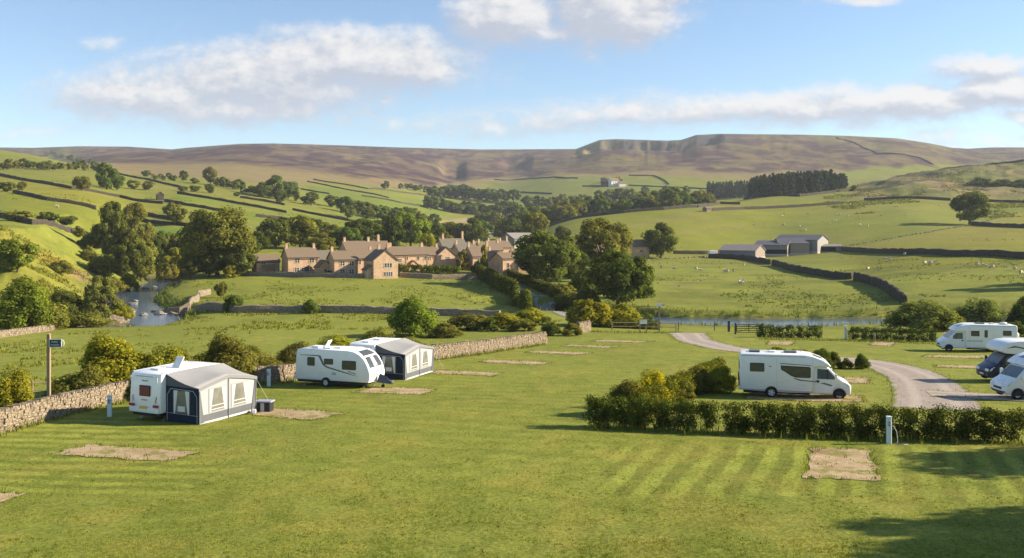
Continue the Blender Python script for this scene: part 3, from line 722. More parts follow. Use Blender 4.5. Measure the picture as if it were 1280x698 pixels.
def crown_pts(rs, kind, ncl, nleaf):
    """unit tree: height 1, crown radius .5; returns leaf points, normals, clump centres"""
    c, r = [], []
    while len(c) < ncl:
        d = sph(rs, 1)[0]; f = rs.uniform(.2, 1) ** .33
        if kind == 'round':   p = np.array([d[0] * .40 * f, d[1] * .40 * f, .51 + d[2] * .38 * f]); rad = rs.uniform(.09, .16)
        elif kind == 'oak':   w = .44 * (1.0 if d[2] > -.3 else .9); p = np.array([d[0] * w * f, d[1] * w * f, .51 + d[2] * .38 * f]); rad = rs.uniform(.07, .145)
        elif kind == 'tall':
            z = rs.uniform(.14, .92); w = .40 * (1 - abs((z - .45) / .55) ** 2.2); a = rs.uniform(0, 6.28); w *= rs.uniform(.2, 1) ** .5
            p = np.array([math.cos(a) * w, math.sin(a) * w, z]); rad = rs.uniform(.07, .13)
        elif kind == 'bush':
            p = np.array([d[0] * .38 * f, d[1] * .38 * f, .12 + abs(d[2]) * .72 * f]); rad = rs.uniform(.09, .17)
        elif kind == 'low':
            p = np.array([d[0] * .44 * f, d[1] * .36 * f, .1 + abs(d[2]) * .7 * f * (1 - .5 * abs(d[0]))]); rad = rs.uniform(.1, .18)
        elif kind == 'willow':
            z = rs.uniform(.1, .85); w = .42 * (1 - abs((z - .42) / .58) ** 2); a = rs.uniform(0, 6.28); w *= rs.uniform(.1, 1) ** .5
            p = np.array([math.cos(a) * w, math.sin(a) * w, z]); rad = rs.uniform(.06, .12)
        else:
            z = rs.uniform(.08, .97); w = .36 * (1 - z) + .02; a = rs.uniform(0, 6.28); w *= rs.uniform(.3, 1)
            p = np.array([math.cos(a) * w, math.sin(a) * w, z]); rad = .045 + .09 * (1 - z)
        c.append(p); r.append(rad)
    c = np.array(c); r = np.array(r); pr = r ** 2 / (r ** 2).sum()
    k = rs.choice(ncl, nleaf, p=pr); d = sph(rs, nleaf)
    rad = r[k] * (rs.uniform(.35, 1.12, nleaf) ** .6)
    zs = 1.0 if kind in ('bush', 'low') else .82
    P = c[k] + d * rad[:, None] * np.array([1, 1, zs])
    outw = c[k] - np.array([0, 0, .45])
    N = d * 1.0 + outw * .9 + rs.normal(size=(nleaf, 3)) * .42 + np.array([0, 0, .25])
    keep = P[:, 2] > .01
    tone = rs.uniform(.70, 1.3, ncl)[k]
    crown_pts.tone = tone[keep]
    return P[keep], N[keep], c
PROTO = {}
def proto(kind, lod, var):
    key = (kind, lod, var)
    if key in PROTO: return PROTO[key]
    rs = np.random.RandomState(abs(hash_(key)) % 99991)
    ncl, nl, ls = {'near': (64, 11500, .044), 'mid': (46, 5600, .060), 'far': (24, 1300, .112)}[lod]
    if kind == 'conifer': ls *= .9
    P, N, c = crown_pts(rs, kind, ncl, nl)
    V_ = leaves(P, N, ls, rs)
    crown = np_mesh('crown', V_, quads(len(P))); tone_attr(crown, crown_pts.tone); crown.materials.append(NEEDLE if kind == 'conifer' else LEAF)
    mb = MB(); h0 = {'round': .30, 'oak': .28, 'tall': .5, 'bush': .25, 'low': .2, 'willow': .35, 'conifer': .92}[kind]
    seg = 10 if lod != 'far' else 5; tr = {'bush': .018, 'low': .016, 'conifer': .02}.get(kind, .030)
    p0 = Vector((0, 0, -.06)); steps = 4
    for i in range(steps):
        p1 = Vector((rs.uniform(-.012, .012), rs.uniform(-.012, .012), -.06 + (h0 + .06) * (i + 1) / steps))
        mb.tube(p0, p1, tr * (1.5 if i == 0 else 1.05 - .15 * i), tr * (1.05 - .15 * (i + 1)), seg); p0 = p1
    lim = {'near': 18, 'mid': 12, 'far': 4}[lod]
    for q in c[:lim]:
        b = Vector((0, 0, h0 * rs.uniform(.55, 1))) if kind != 'conifer' else Vector((0, 0, q[2]))
        e = Vector(q); mid_ = b.lerp(e, .5) + Vector((0, 0, .03))
        mb.tube(b, mid_, tr * .5, tr * .3, 6); mb.tube(mid_, e, tr * .3, tr * .1, 5)
        if kind == 'bush' or kind == 'low': mb.tube(Vector((q[0] * .03, q[1] * .03, -.04)), e, tr * .5, tr * .15, 5)
    tme = bpy.data.meshes.new('trunk'); tme.from_pydata(mb.v, [], mb.f); tme.materials.append(BARK)
    PROTO[key] = (crown, tme); return PROTO[key]
def hash_(key): return sum((i + 3) * ord(ch) * (7 + i) for i, ch in enumerate(str(key)))
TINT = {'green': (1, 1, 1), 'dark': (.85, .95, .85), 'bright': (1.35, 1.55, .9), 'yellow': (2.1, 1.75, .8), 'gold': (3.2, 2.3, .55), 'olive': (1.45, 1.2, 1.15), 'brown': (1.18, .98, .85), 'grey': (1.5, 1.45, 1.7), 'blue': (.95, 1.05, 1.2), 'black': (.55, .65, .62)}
NV = {}
def plant(px, base, top, width, kind, tint, label, group=None, name=None, lod=None, pos=None, parts=None):
    P = pos if pos is not None else at(px, base)
    s_ = P.y / FOC; h = (base - top) * s_; w = width * s_
    pxh = (base - top) * .8
    lod = lod or ('near' if pxh > 40 else 'mid' if pxh > 15 else 'far')
    NV[(kind, lod)] = NV.get((kind, lod), 0) + 1
    var = NV[(kind, lod)] % {'near': 2, 'mid': 3, 'far': 4}[lod]
    crown, tme = proto(kind, lod, var)
    bushy = kind in ('bush', 'low')
    nm = name or ('shrub' if bushy else 'conifer_tree' if kind == 'conifer' else 'broadleaf_tree')
    root = thing(nm, label, 'shrub' if bushy else 'tree', P, 0, group)
    root.rotation_euler = (0, 0, rnd.uniform(0, 6.28))
    if kind == 'low': root.rotation_euler = (0, 0, rnd.uniform(-.4, .4))
    root.scale = (w * 1.1, w * 1.1, h * 1.03)
    c = link('foliage' if bushy else 'crown', crown, None, root); c.color = (*TINT[tint], 1)
    link('stems' if bushy else 'trunk', tme, None, root)
    return root

# trees and shrubs one can point at
plant(272, 344, 256, 88, 'round', 'brown', 'largest round brownish green tree standing left of the cottages')
plant(262, 346, 306, 46, 'round', 'dark', 'dark low tree at the left foot of the largest round tree')
plant(300, 345, 312, 40, 'round', 'green', 'mid green tree at the right foot of the largest round tree')
plant(290, 347, 331, 24, 'bush', 'yellow', 'small yellow green shrub below the largest round tree')
plant(140, 330, 253, 44, 'tall', 'green', 'tall green riverside tree with the highest top left of the river')
plant(168, 327, 256, 46, 'tall', 'olive', 'tall olive riverside tree right behind the highest riverside tree')
plant(158, 349, 287, 52, 'tall', 'green', 'broad green tree in front of the two tallest riverside trees')
plant(176, 352, 296, 40, 'oak', 'olive', 'olive tree overhanging the river bend')
plant(199, 340, 299, 27, 'tall', 'black', 'narrow very dark tree behind the river bend')
plant(222, 352, 306, 44, 'willow', 'yellow', 'pale yellow green willow on the right river bank')
plant(208, 354, 322, 30, 'bush', 'olive', 'olive bank shrub beside the pale willow')
plant(160, 362, 340, 26, 'bush', 'yellow', 'bright small shrub at the water edge of the left bank')
plant(22, 340, 294, 46, 'oak', 'bright', 'light green tree standing alone on the grassy river bank')
plant(28, 414, 343, 72, 'bush', 'bright', 'large bright bushy tree at the left frame edge below the bank')
plant(84, 408, 356, 52, 'bush', 'green', 'mid green bush between the left edge tree and the grey willow')
plant(128, 402, 342, 48, 'willow', 'grey', 'grey green willow beside the left river bend')
plant(60, 412, 372, 50, 'bush', 'olive', 'olive brush below the mid green bush by the river wall')
plant(148, 399, 372, 34, 'low', 'yellow', 'low yellow green willow scrub at the river edge')
plant(108, 409, 384, 50, 'low', 'olive', 'low olive scrub along the river wall')
plant(76, 343, 321, 32, 'low', 'olive', 'dark gorse patch on the face of the grassy bank')
plant(112, 312, 288, 30, 'bush', 'olive', 'olive thorn bush on the crest of the grassy bank')
plant(99, 296, 282, 16, 'bush', 'brown', 'small brown thorn on the top of the grassy bank')
plant(110, 326, 306, 22, 'bush', 'olive', 'hawthorn halfway down the grassy bank')
plant(219, 282, 251, 28, 'oak', 'olive', 'lone spreading tree in the left hillside fields')
plant(133, 237, 204, 27, 'tall', 'dark', 'tall dark tree of the clump on the left hillside')
plant(146, 238, 214, 20, 'round', 'dark', 'shorter dark tree on the right side of the tall hillside tree')
plant(102, 239, 219, 21, 'round', 'olive', 'round olive tree left of the tall dark hillside tree')
for x, b, tp, w, lb in [(167, 237, 224, 17, 'left bush of the pair right of the tall dark hillside tree'), (186, 238, 226, 18, 'right bush of the pair right of the tall dark hillside tree'),
                        (9, 240, 226, 19, 'round dark bush nearest the left frame edge on the upper fields'), (28, 239, 227, 13, 'small dark bush second from the left frame edge on the upper fields'),
                        (22, 277, 263, 34, 'wide bush on the old wall at the left frame edge'), (60, 280, 264, 25, 'dark round bush on the old wall above the grassy bank'),
                        (86, 281, 269, 26, 'olive bush on the old wall nearest the tall riverside trees'),
                        (229, 227, 213, 12, 'small dark tree on the moor edge above the field barn'), (263, 231, 208, 18, 'thin pale tree on the moor edge right of the field barn'),
                        (243, 230, 222, 12, 'small bush on the moor edge between two thin trees'), (262, 242, 229, 14, 'dark bush below the thin pale moor edge tree'),
                        (243, 240, 231, 15, 'grey bush on the high wall right of the field barn'), (230, 240, 233, 13, 'low grey bush nearest the field barn'),
                        (296, 246, 240, 9, 'tiny bush in the open field left of the dark clump')]:
    plant(x, b, tp, w, 'round', rnd.choice(['dark', 'olive', 'green']), lb)
for i, (x, b, tp, w, k, tn) in enumerate([(328, 247, 227, 26, 'round', 'blue'), (344, 249, 220, 28, 'tall', 'blue'), (360, 249, 225, 26, 'round', 'blue'), (351, 254, 238, 16, 'round', 'dark'), (370, 252, 236, 12, 'round', 'green')]):
    plant(x, b, tp, w, k, tn, ['left tree of the dark blue green clump on the hillside', 'tallest tree of the dark blue green clump on the hillside', 'right tree of the dark blue green clump on the hillside', 'low front tree of the dark blue green clump on the hillside', 'small outlying tree right of the dark blue green clump'][i])
for x, b, tp, w, lb in [(389, 257, 240, 24, 'round tree between the dark clump and the roadside trees'), (415, 259, 243, 24, 'dark tree in the field line above the cottages'), (432, 266, 245, 25, 'grey green tree in the field line above the cottages'),
                        (434, 273, 256, 21, 'small round dark tree at the low end of the field line'), (449, 266, 249, 22, 'pale tree at the right end of the field line'),
                        (482, 237, 226, 12, 'small dark tree at the end of the moor walls')]:
    plant(x, b, tp, w, 'round', rnd.choice(['dark', 'blue', 'green']), lb)
# trees around and behind the village
for x, b, tp, w, k, tn, lb in [(322, 316, 288, 32, 'round', 'dark', 'dark tree directly above the leftmost cottage'), (345, 312, 269, 42, 'round', 'green', 'tall round tree behind the cottage with two chimneys'),
                               (375, 312, 268, 50, 'round', 'olive', 'broad olive tree behind the cottage with two chimneys'), (402, 318, 290, 36, 'round', 'olive', 'yellowish tree over the small outbuilding'),
                               (432, 312, 282, 40, 'round', 'dark', 'dark tree behind the row of cottages'), (466, 310, 277, 44, 'oak', 'green', 'mid green tree left of the bright green village tree'),
                               (490, 314, 270, 30, 'tall', 'black', 'very dark tree in the shade left of the bright green village tree'), (513, 309, 259, 46, 'oak', 'bright', 'bright green tall tree rising behind the long cottage'),
                               (534, 312, 288, 22, 'bush', 'yellow', 'yellow green shrub right of the bright green village tree'), (572, 304, 280, 32, 'round', 'olive', 'olive tree at the left of the clump behind the village'),
                               (590, 306, 271, 38, 'round', 'green', 'tallest tree of the clump behind the village'), (605, 302, 276, 26, 'tall', 'dark', 'dark tree at the right of the clump behind the village'),
                               (578, 338, 313, 18, 'tall', 'olive', 'columnar garden tree in front of the village houses'), (598, 343, 322, 20, 'bush', 'black', 'dark garden shrub left of the gabled village house'),
                               (605, 346, 306, 10, 'tall', 'yellow', 'narrow bright ivy clad tree at the village lane'), (526, 338, 326, 20, 'bush', 'dark', 'dark shrub beside the porch of the long cottage'),
                               (565, 332, 318, 14, 'bush', 'olive', 'small shrub in front of the gabled cottage with a tall chimney'), (430, 343, 325, 14, 'bush', 'yellow', 'bright garden shrub beside the cottage with shaded wall'),
                               (368, 344, 335, 14, 'bush', 'dark', 'dark shrub under the windows of the cottage with two chimneys'), (412, 346, 338, 14, 'bush', 'black', 'black shrub below the small gabled outbuilding'),
                               (668, 302, 262, 34, 'round', 'olive', 'hazy olive tree behind the big lane tree'), (704, 305, 282, 22, 'round', 'green', 'small round tree over the white roofed house'),
                               (640, 304, 292, 16, 'round', 'dark', 'dark tree beside the pale barn roof')]:
    plant(x, b, tp, w, k, tn, lb)
for x, b, tp, w, k, tn, lb in [(312, 322, 292, 26, 'round', 'dark', 'dark tree between the largest round tree and the leftmost cottage'), (358, 306, 274, 40, 'round', 'dark', 'dark tree at the back of the clump behind the two chimney cottage'),
                               (392, 300, 272, 36, 'round', 'green', 'green tree at the back right of the clump behind the two chimney cottage'), (418, 306, 280, 34, 'round', 'olive', 'olive tree between the outbuilding and the back row cottage'),
                               (540, 306, 276, 34, 'round', 'dark', 'dark tree behind the low brown roofed cottage'), (640, 300, 270, 34, 'oak', 'dark', 'tall dark tree over the roofs at the right end of the village'), (450, 300, 272, 40, 'round', 'dark', 'dark tree over the back row cottage roof'), (482, 300, 268, 34, 'round', 'dark', 'tall dark tree directly left behind the bright green village tree'),
                               (556, 312, 288, 28, 'bush', 'olive', 'olive bush beneath the clump behind the village'), (626, 300, 278, 24, 'round', 'olive', 'olive tree over the white roofed barn'),
                               (238, 348, 318, 34, 'round', 'olive', 'olive tree between the pale willow and the largest round tree'), (186, 322, 288, 34, 'oak', 'green', 'green tree at the right shoulder of the tall riverside trees'),
                               (128, 346, 312, 40, 'bush', 'olive', 'olive bush at the left foot of the tall riverside trees'), (140, 366, 342, 36, 'bush', 'olive', 'olive bush on the river bank below the tall riverside trees')]:
    plant(x, b, tp, w, k, tn, lb)
plant(681, 358, 284, 82, 'oak', 'green', 'big spreading tree at the head of the lane beside the village', lod='near')
plant(754, 347, 271, 72, 'oak', 'olive', 'big olive tree behind the darkest lane tree', lod='near')
plant(772, 383, 308, 84, 'oak', 'dark', 'darkest big tree in front beside the lane bushes', lod='near')
plant(716, 352, 312, 44, 'oak', 'dark', 'dark tree filling the gap left of the darkest lane tree', lod='near')
plant(728, 368, 334, 38, 'bush', 'dark', 'dark bush at the left foot of the darkest lane tree')
plant(798, 372, 340, 40, 'bush', 'dark', 'dark bush at the right foot of the darkest lane tree')
plant(826, 323, 277, 44, 'round', 'green', 'round field tree standing left of the barns')
plant(808, 321, 302, 18, 'round', 'olive', 'small tree at the left side of the round field tree')
plant(1212, 281, 238, 46, 'round', 'green', 'lone hill tree casting a long shadow across the sheep field')
plant(1068, 239, 231, 9, 'round', 'brown', 'small brown thorn tree beside the plantation')
plant(1046, 240, 235, 9, 'bush', 'olive', 'tiny bush left of the small brown thorn tree')
for x, b, tp, w, tn, lb in [(735, 408, 366, 62, 'yellow', 'large yellow green hedge bush at the lane corner'), (776, 408, 376, 52, 'yellow', 'yellow green hedge bush left of the noticeboard'), (711, 388, 362, 46, 'olive', 'olive verge bush right of the lane'),
                            (700, 371, 350, 40, 'olive', 'olive bush on the lane verge under the big spreading tree'), (735, 386, 352, 34, 'olive', 'pale bush between the two big lane trees'), (804, 408, 389, 30, 'dark', 'dark bush behind the noticeboard'),
                            (663, 405, 380, 46, 'yellow', 'yellow bush at the near end of the lane hedge'), (688, 420, 401, 26, 'dark', 'dark clipped round bush at the end of the campsite wall'), (713, 420, 403, 30, 'olive', 'clipped olive bush right of the dark clipped round bush'),
                            (517, 420, 368, 66, 'bright', 'large bright green tree like bush behind the campsite wall'), (585, 412, 389, 54, 'olive', 'olive bush behind the wall right of the large bright bush'), (628, 410, 386, 52, 'yellow', 'yellow green bush behind the wall near the lane'),
                            (556, 422, 402, 44, 'olive', 'low olive bush behind the wall between two larger bushes'), (610, 414, 398, 36, 'dark', 'dark gap filling bush behind the wall'), (655, 414, 398, 40, 'olive', 'low bush above the right end of the campsite wall')]:
    plant(x, b, tp, w, 'bush', tn, lb)
plant(292, 390, 364, 26, 'bush', 'dark', 'small dark thorn tree at the left end of the middle pasture wall')
plant(388, 392, 370, 23, 'bush', 'dark', 'small dark thorn tree on the middle pasture wall above the white caravan')
plant(276, 372, 350, 15, 'oak', 'olive', 'small open sapling by the river wall')
for x, b, tp, w, k, tn, lb in [(140, 492, 410, 84, 'bush', 'yellow', 'tall yellow green hawthorn behind the wall left of the caravan with the navy awning'), (205, 490, 430, 66, 'bush', 'yellow', 'yellow green bush directly behind the caravan with the navy awning'),
                               (286, 482, 410, 64, 'bush', 'olive', 'dark olive hawthorn behind the left awning'), (14, 512, 458, 56, 'bush', 'yellow', 'bright bush at the left frame edge behind the near wall'),
                               (88, 500, 462, 64, 'low', 'olive', 'brown olive scrub behind the signpost fence'), (250, 484, 436, 56, 'low', 'yellow', 'yellow scrub between the two hawthorns behind the left awning'),
                               (330, 472, 436, 54, 'low', 'olive', 'low scrub behind the short wall between the two caravans'), (372, 458, 424, 60, 'low', 'olive', 'brownish scrub behind the white caravan roof'),
                               (420, 448, 414, 64, 'low', 'yellow', 'yellowish scrub above the middle of the white caravan'), (470, 440, 408, 60, 'low', 'olive', 'tall grass and scrub left of the large bright green bush'),
                               (510, 444, 418, 56, 'low', 'olive', 'low bush over the roof of the right hand awning'), (166, 500, 468, 40, 'low', 'dark', 'dark scrub in the shadow behind the near wall'), (112, 500, 452, 50, 'bush', 'olive', 'olive thorn bush between the signpost and the tall hawthorn'), (176, 490, 440, 50, 'bush', 'yellow', 'yellow hawthorn between the tall hawthorn and the caravan seen from behind'), (232, 486, 436, 44, 'bush', 'olive', 'olive bush over the roof of the left awning'), (312, 474, 430, 44, 'bush', 'olive', 'dark bush right behind the left awning above the short wall')]:
    plant(x, b, tp, w, k, tn, lb, lod='near')
# right side
plant(1150, 414, 372, 84, 'bush', 'grey', 'wide grey willow bush left behind the far motorhome', lod='near')
plant(1222, 410, 371, 62, 'bush', 'grey', 'grey willow bush right behind the far motorhome', lod='near')
plant(1188, 412, 384, 40, 'low', 'olive', 'low olive bush between the two grey willows')
plant(1278, 410, 366, 34, 'bush', 'black', 'black green yew at the right frame edge')
plant(1268, 420, 396, 40, 'low', 'dark', 'dark low hedge bush right of the far motorhome')
for x, b, tp, w, tn, lb in [(1026, 462, 431, 26, 'dark', 'dark shrub with a pointed top above the near motorhome cab'), (1041, 460, 434, 22, 'green', 'upright shrub between the pointed shrub and the smallest round one'), (1057, 461, 445, 17, 'dark', 'smallest round shrub in the bed right of the near motorhome'), (1077, 461, 440, 20, 'dark', 'rounded dark shrub at the right end of the motorhome bed'),
                            (1000, 460, 432, 34, 'olive', 'olive shrub half hidden by the near motorhome roof'), (968, 447, 432, 34, 'yellow', 'yellow bush seen over the near motorhome roof')]:
    plant(x, b, tp, w, 'bush', tn, lb)
for x, b, tp, w, tn, lb in [(900, 490, 452, 44, 'yellow', 'yellow green bush beside the rear of the near motorhome'), (870, 492, 456, 42, 'olive', 'olive bush in the side hedge behind the power post'), (846, 500, 468, 44, 'olive', 'russet bush in the middle of the side hedge'),
                            (812, 508, 460, 52, 'gold', 'golden yellow bush in the side hedge'), (786, 518, 470, 58, 'olive', 'olive bush joining the side hedge to the front hedge'), (870, 488, 466, 30, 'dark', 'dark bush in the shade of the side hedge')]:
    plant(x, b, tp, w, 'bush', tn, lb, lod='near')
for x, b, tp, w, lb in [(1225, 232, 219, 26, 'leftmost of the dark gorse patches on the rough right hill'), (1252, 233, 221, 30, 'middle one of the dark gorse patches on the rough right hill'), (1280, 234, 221, 34, 'rightmost of the dark gorse patches on the rough right hill')]:
    plant(x, b, tp, w, 'low', 'dark', lb, name='gorse_bush')
# trees outside the frame on the right whose shadows fall across the lawn
for x, y, h, w, kd in [(37.5, 27.6, 14, 8, 'oak'), (35, 24.6, 13, 9, 'round'), (32.5, 21.6, 12.5, 9, 'oak'), (31, 18.5, 12, 9, 'round'), (45, 29, 14, 8, 'oak'), (51, 27.5, 14, 9, 'round'), (38, 38.6, 10.2, 6.8, 'round'), (41.5, 39, 10.5, 6.6, 'round'), (46.5, 39.3, 10.6, 6.6, 'round'), (51.5, 39.8, 11, 6.6, 'round'), (57, 40.2, 12, 6.8, 'oak')]:
    P = Vector((x, y, ground(x, y))); s_ = P.y / FOC
    plant(0, h / s_, 0, w / s_, kd, 'green', 'broadleaf tree standing right of the view and shading the lawn', 'trees outside the right edge', pos=P, lod='near')
for x, y, h, w in [(124, 186, 14, 14), (136, 190, 13, 15), (128, 177, 12, 12)]:
    P = Vector((x, y, ground(x, y))); s_ = P.y / FOC
    plant(0, h / s_, 0, w / s_, 'oak', 'green', 'broadleaf tree past the right edge shading the sheep field', 'trees past the sheep field', pos=P, lod='mid')
# belts of trees: each tree its own
def belt(n, fn, label, group, hmin, hmax, tints, kinds=('round', 'tall', 'oak')):
    for i in range(n):
        px, b = fn(i / max(1, n - 1)); hpx = rnd.uniform(hmin, hmax)
        plant(px + rnd.uniform(-3, 3), b, b - hpx, hpx * rnd.uniform(.95, 1.4), rnd.choice(kinds), rnd.choice(tints), label, group)
def along(pts):
    xs = [p_[0] for p_ in pts]; ys = [p_[1] for p_ in pts]
    return lambda u: (xs[0] + (xs[-1] - xs[0]) * u, float(np.interp(xs[0] + (xs[-1] - xs[0]) * u, xs, ys)) + rnd.uniform(-1.5, 1.5))
belt(26, along([(-20, 211), (60, 212), (128, 213)]), 'dark small tree in the hedge line under the green hill at the far left', 'hedge line trees at the far left', 8, 12, ['dark', 'olive', 'green'])
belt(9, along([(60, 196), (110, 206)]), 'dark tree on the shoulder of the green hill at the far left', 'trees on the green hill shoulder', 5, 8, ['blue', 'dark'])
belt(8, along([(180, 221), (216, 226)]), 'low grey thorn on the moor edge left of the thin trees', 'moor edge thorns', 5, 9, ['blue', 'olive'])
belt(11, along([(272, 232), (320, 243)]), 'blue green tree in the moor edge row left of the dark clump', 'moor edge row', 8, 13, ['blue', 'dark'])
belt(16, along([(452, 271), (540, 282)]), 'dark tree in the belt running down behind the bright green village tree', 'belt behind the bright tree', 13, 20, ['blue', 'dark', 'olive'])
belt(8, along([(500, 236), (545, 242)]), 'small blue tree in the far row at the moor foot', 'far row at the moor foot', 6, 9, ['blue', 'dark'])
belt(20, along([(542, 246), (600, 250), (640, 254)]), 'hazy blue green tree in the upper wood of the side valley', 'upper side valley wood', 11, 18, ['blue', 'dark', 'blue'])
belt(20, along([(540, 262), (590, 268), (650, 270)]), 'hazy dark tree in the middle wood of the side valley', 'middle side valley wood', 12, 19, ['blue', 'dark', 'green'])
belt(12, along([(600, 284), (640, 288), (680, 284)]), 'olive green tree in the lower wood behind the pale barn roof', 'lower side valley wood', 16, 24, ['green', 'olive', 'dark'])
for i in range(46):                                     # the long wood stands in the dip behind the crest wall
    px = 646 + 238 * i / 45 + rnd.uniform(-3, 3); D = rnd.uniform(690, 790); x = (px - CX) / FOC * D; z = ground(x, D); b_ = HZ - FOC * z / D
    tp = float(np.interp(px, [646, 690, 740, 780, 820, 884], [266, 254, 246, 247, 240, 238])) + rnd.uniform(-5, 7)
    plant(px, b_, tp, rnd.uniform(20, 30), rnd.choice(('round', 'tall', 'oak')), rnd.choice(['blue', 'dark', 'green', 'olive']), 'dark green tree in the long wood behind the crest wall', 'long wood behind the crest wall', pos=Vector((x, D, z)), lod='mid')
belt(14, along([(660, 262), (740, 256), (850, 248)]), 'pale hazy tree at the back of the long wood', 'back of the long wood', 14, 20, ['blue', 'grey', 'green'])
belt(6, along([(752, 229), (776, 229)]), 'small bare looking tree sheltering the white farmhouse', 'farmhouse shelter trees', 5, 8, ['blue', 'olive'])
belt(12, along([(440, 292), (500, 300), (560, 300)]), 'dark tree in the row directly behind the village roofs', 'row behind the village roofs', 14, 22, ['dark', 'green', 'olive'])
belt(7, along([(185, 312), (235, 322)]), 'dark riverside tree between the river bend and the largest round tree', 'riverside trees', 18, 28, ['dark', 'olive', 'green'])
# the conifer plantation reads as one mass
def forest(name, spots, label, hts):
    rs = np.random.RandomState(5); VV, FF = [], []; off = 0
    for (x, y), hh in zip(spots, hts):
        P, N, c = crown_pts(rs, 'conifer', 16, 240); P = P * np.array([hh * .42, hh * .42, hh]) + np.array([x, y, ground(x, y) + .3])
        V_ = leaves(P, N, hh * .12, rs); VV.append(V_); FF.append(quads(len(P)) + off); off += len(V_)
    me = np_mesh(name, np.concatenate(VV), np.concatenate(FF)); tone_attr(me, rs.uniform(.85, 1.15, sum(len(f) for f in FF))); o = link(name, me, NEEDLE)
    return tag(o, label, 'woodland', kind='stuff')
sp_, ht_ = [], []
for i in range(420):
    u = rnd.random(); px = 884 + 174 * u; D = rnd.uniform(0, 1)
    b0 = float(np.interp(px, [884, 940, 1000, 1058], [249.5, 248, 243, 236.5]))
    q = at(px, b0); dd = q.y + D * 70 - 2; sp_.append(((px - CX) / FOC * dd, dd)); ht_.append(rnd.uniform(15, 20) * (1 if px < 1040 else .8))
forest('conifer_forest', sp_, 'dark conifer plantation on the brow of the right hill', ht_)

# ------------------------------------------------------------------ hedges
def hedge(pts, h, w, label, dens=260, leaf=.085, tint=(1, 1, 1), seed=1, gaps=True, lowgap=.35):
    rs = np.random.RandomState(seed); line = spline(pts, .25); L = sum((b_ - a_).length for a_, b_ in zip(line[:-1], line[1:]))
    nb = int(L / .33); cs, cr = [], []
    for i in range(nb):
        q = line[min(int(i / nb * (len(line) - 1)), len(line) - 1)]
        grow = 1 + .10 * (vnoise(np.array(q.x * .9 + seed), np.array(q.y * .9)) - .5) + rs.uniform(-.05, .05)
        zg = ground(q.x, q.y)
        for k in range(6):
            z = h * grow * (rs.uniform(lowgap * .8, .92) if k else .86)
            spread = w * .5 * (1 - .35 * abs(z / h - .55)) - .12
            cs.append((q.x + rs.uniform(-.25, .25), q.y + rs.uniform(-spread, spread), zg + z)); cr.append(rs.uniform(.20, .36) * min(1.0, h / 1.4) * max(1.0, h / 1.7))
        if gaps and rs.rand() < .80 or not gaps:
            for k in range(5):
                cs.append((q.x + rs.uniform(-.2, .2), q.y + rs.uniform(-w * .3, w * .3), zg + h * rs.uniform(.05, lowgap))); cr.append(rs.uniform(.16, .30) * max(1.0, h / 1.7))
    cs = np.array(cs); cr = np.array(cr); n = int(L * dens); k = rs.choice(len(cs), n, p=cr ** 2 / (cr ** 2).sum()); d = sph(rs, n)
    P = cs[k] + d * (cr[k] * rs.uniform(.4, 1.15, n))[:, None]
    # long shoots on top
    V_ = leaves(P, d + rs.normal(size=(n, 3)) * .5 + np.array([0, 0, .35]), leaf, rs)
    me = np_mesh('hedge', V_, quads(n)); tone_attr(me, rs.uniform(.7, 1.3, len(cs))[k]); o = link('hedge', me, LEAFH); o.color = (*tint, 1)
    mb = MB()
    for i in range(int(L / .35)):
        q = line[int(rs.rand() * (len(line) - 1))]; zg = ground(q.x, q.y); x, y = q.x + rs.uniform(-.1, .1), q.y + rs.uniform(-.2, .2)
        e = Vector((x + rs.uniform(-.4, .4), y + rs.uniform(-.3, .3), zg + h * rs.uniform(.6, 1.12)))
        mid_ = Vector((x, y, zg - .1)).lerp(e, .45) + Vector((rs.uniform(-.12, .12), 0, 0))
        mb.tube((x, y, zg - .1), mid_, .025, .016, 5); mb.tube(mid_, e, .016, .005, 4)
    tag(mb.build('stems', BARK, o), kind='stuff')
    return tag(o, label, 'hedge')
hedge([(738, 533), (800, 536), (850, 538), (905, 541)], 1.52, 1.25, 'left half of the long front hedge with the ragged end by the lawn', 2600, .10, (1.15, 1.2, .9), 1)
hedge([(912, 541.5), (960, 543), (1040, 546), (1110, 548), (1180, 550), (1290, 553)], 1.48, 1.25, 'long dark front hedge between the lawn and the motorhomes', 2600, .10, (1.15, 1.2, .9), 2)
hedge([(900, 472), (885, 480), (870, 488), (850, 500), (820, 514), (790, 526)], 1.5, 1.5, 'side hedge running back from the front hedge toward the rear of the motorhome', 1600, .105, (1.9, 1.5, .9), 3)
hedge([(948, 421.5), (980, 422), (1030, 423)], 1.5, 1.4, 'dark hedge between the wooden gate and the white post', 800, .15, (1.05, 1.1, 1.0), 4, False)
hedge([(1064, 424), (1100, 425.5), (1140, 427), (1175, 428)], 1.45, 1.4, 'dark hedge between the white post and the far motorhome', 800, .15, (1.05, 1.1, 1.0), 5, False)
hedge([(598, 347), (606, 352), (625, 364), (645, 378), (660, 392)], 3.4, 3.2, 'tall clipped hedge along the left side of the lane', 1300, .32, (1.5, 1.45, 1.0), 6, False, .1)
hedge([(632, 346), (648, 352), (672, 363), (700, 376), (722, 386)], 2.2, 2.6, 'low shaggy hedge along the right side of the lane', 1000, .32, (2.0, 1.7, 1.1), 7, False, .1)
hedge([(492, 345.5), (530, 346.5), (576, 347.5)], 3.0, 2.0, 'clipped garden hedge in front of the long cottage', 1500, .26, (1.3, 1.35, .9), 8, False, .05)
hedge([(730, 408), (760, 410), (800, 411.5), (828, 412.5)], 1.3, 1.2, 'low wild hedge and reeds along the fence by the noticeboard', 600, .16, (1.1, 1.1, .8), 9, False, .1)

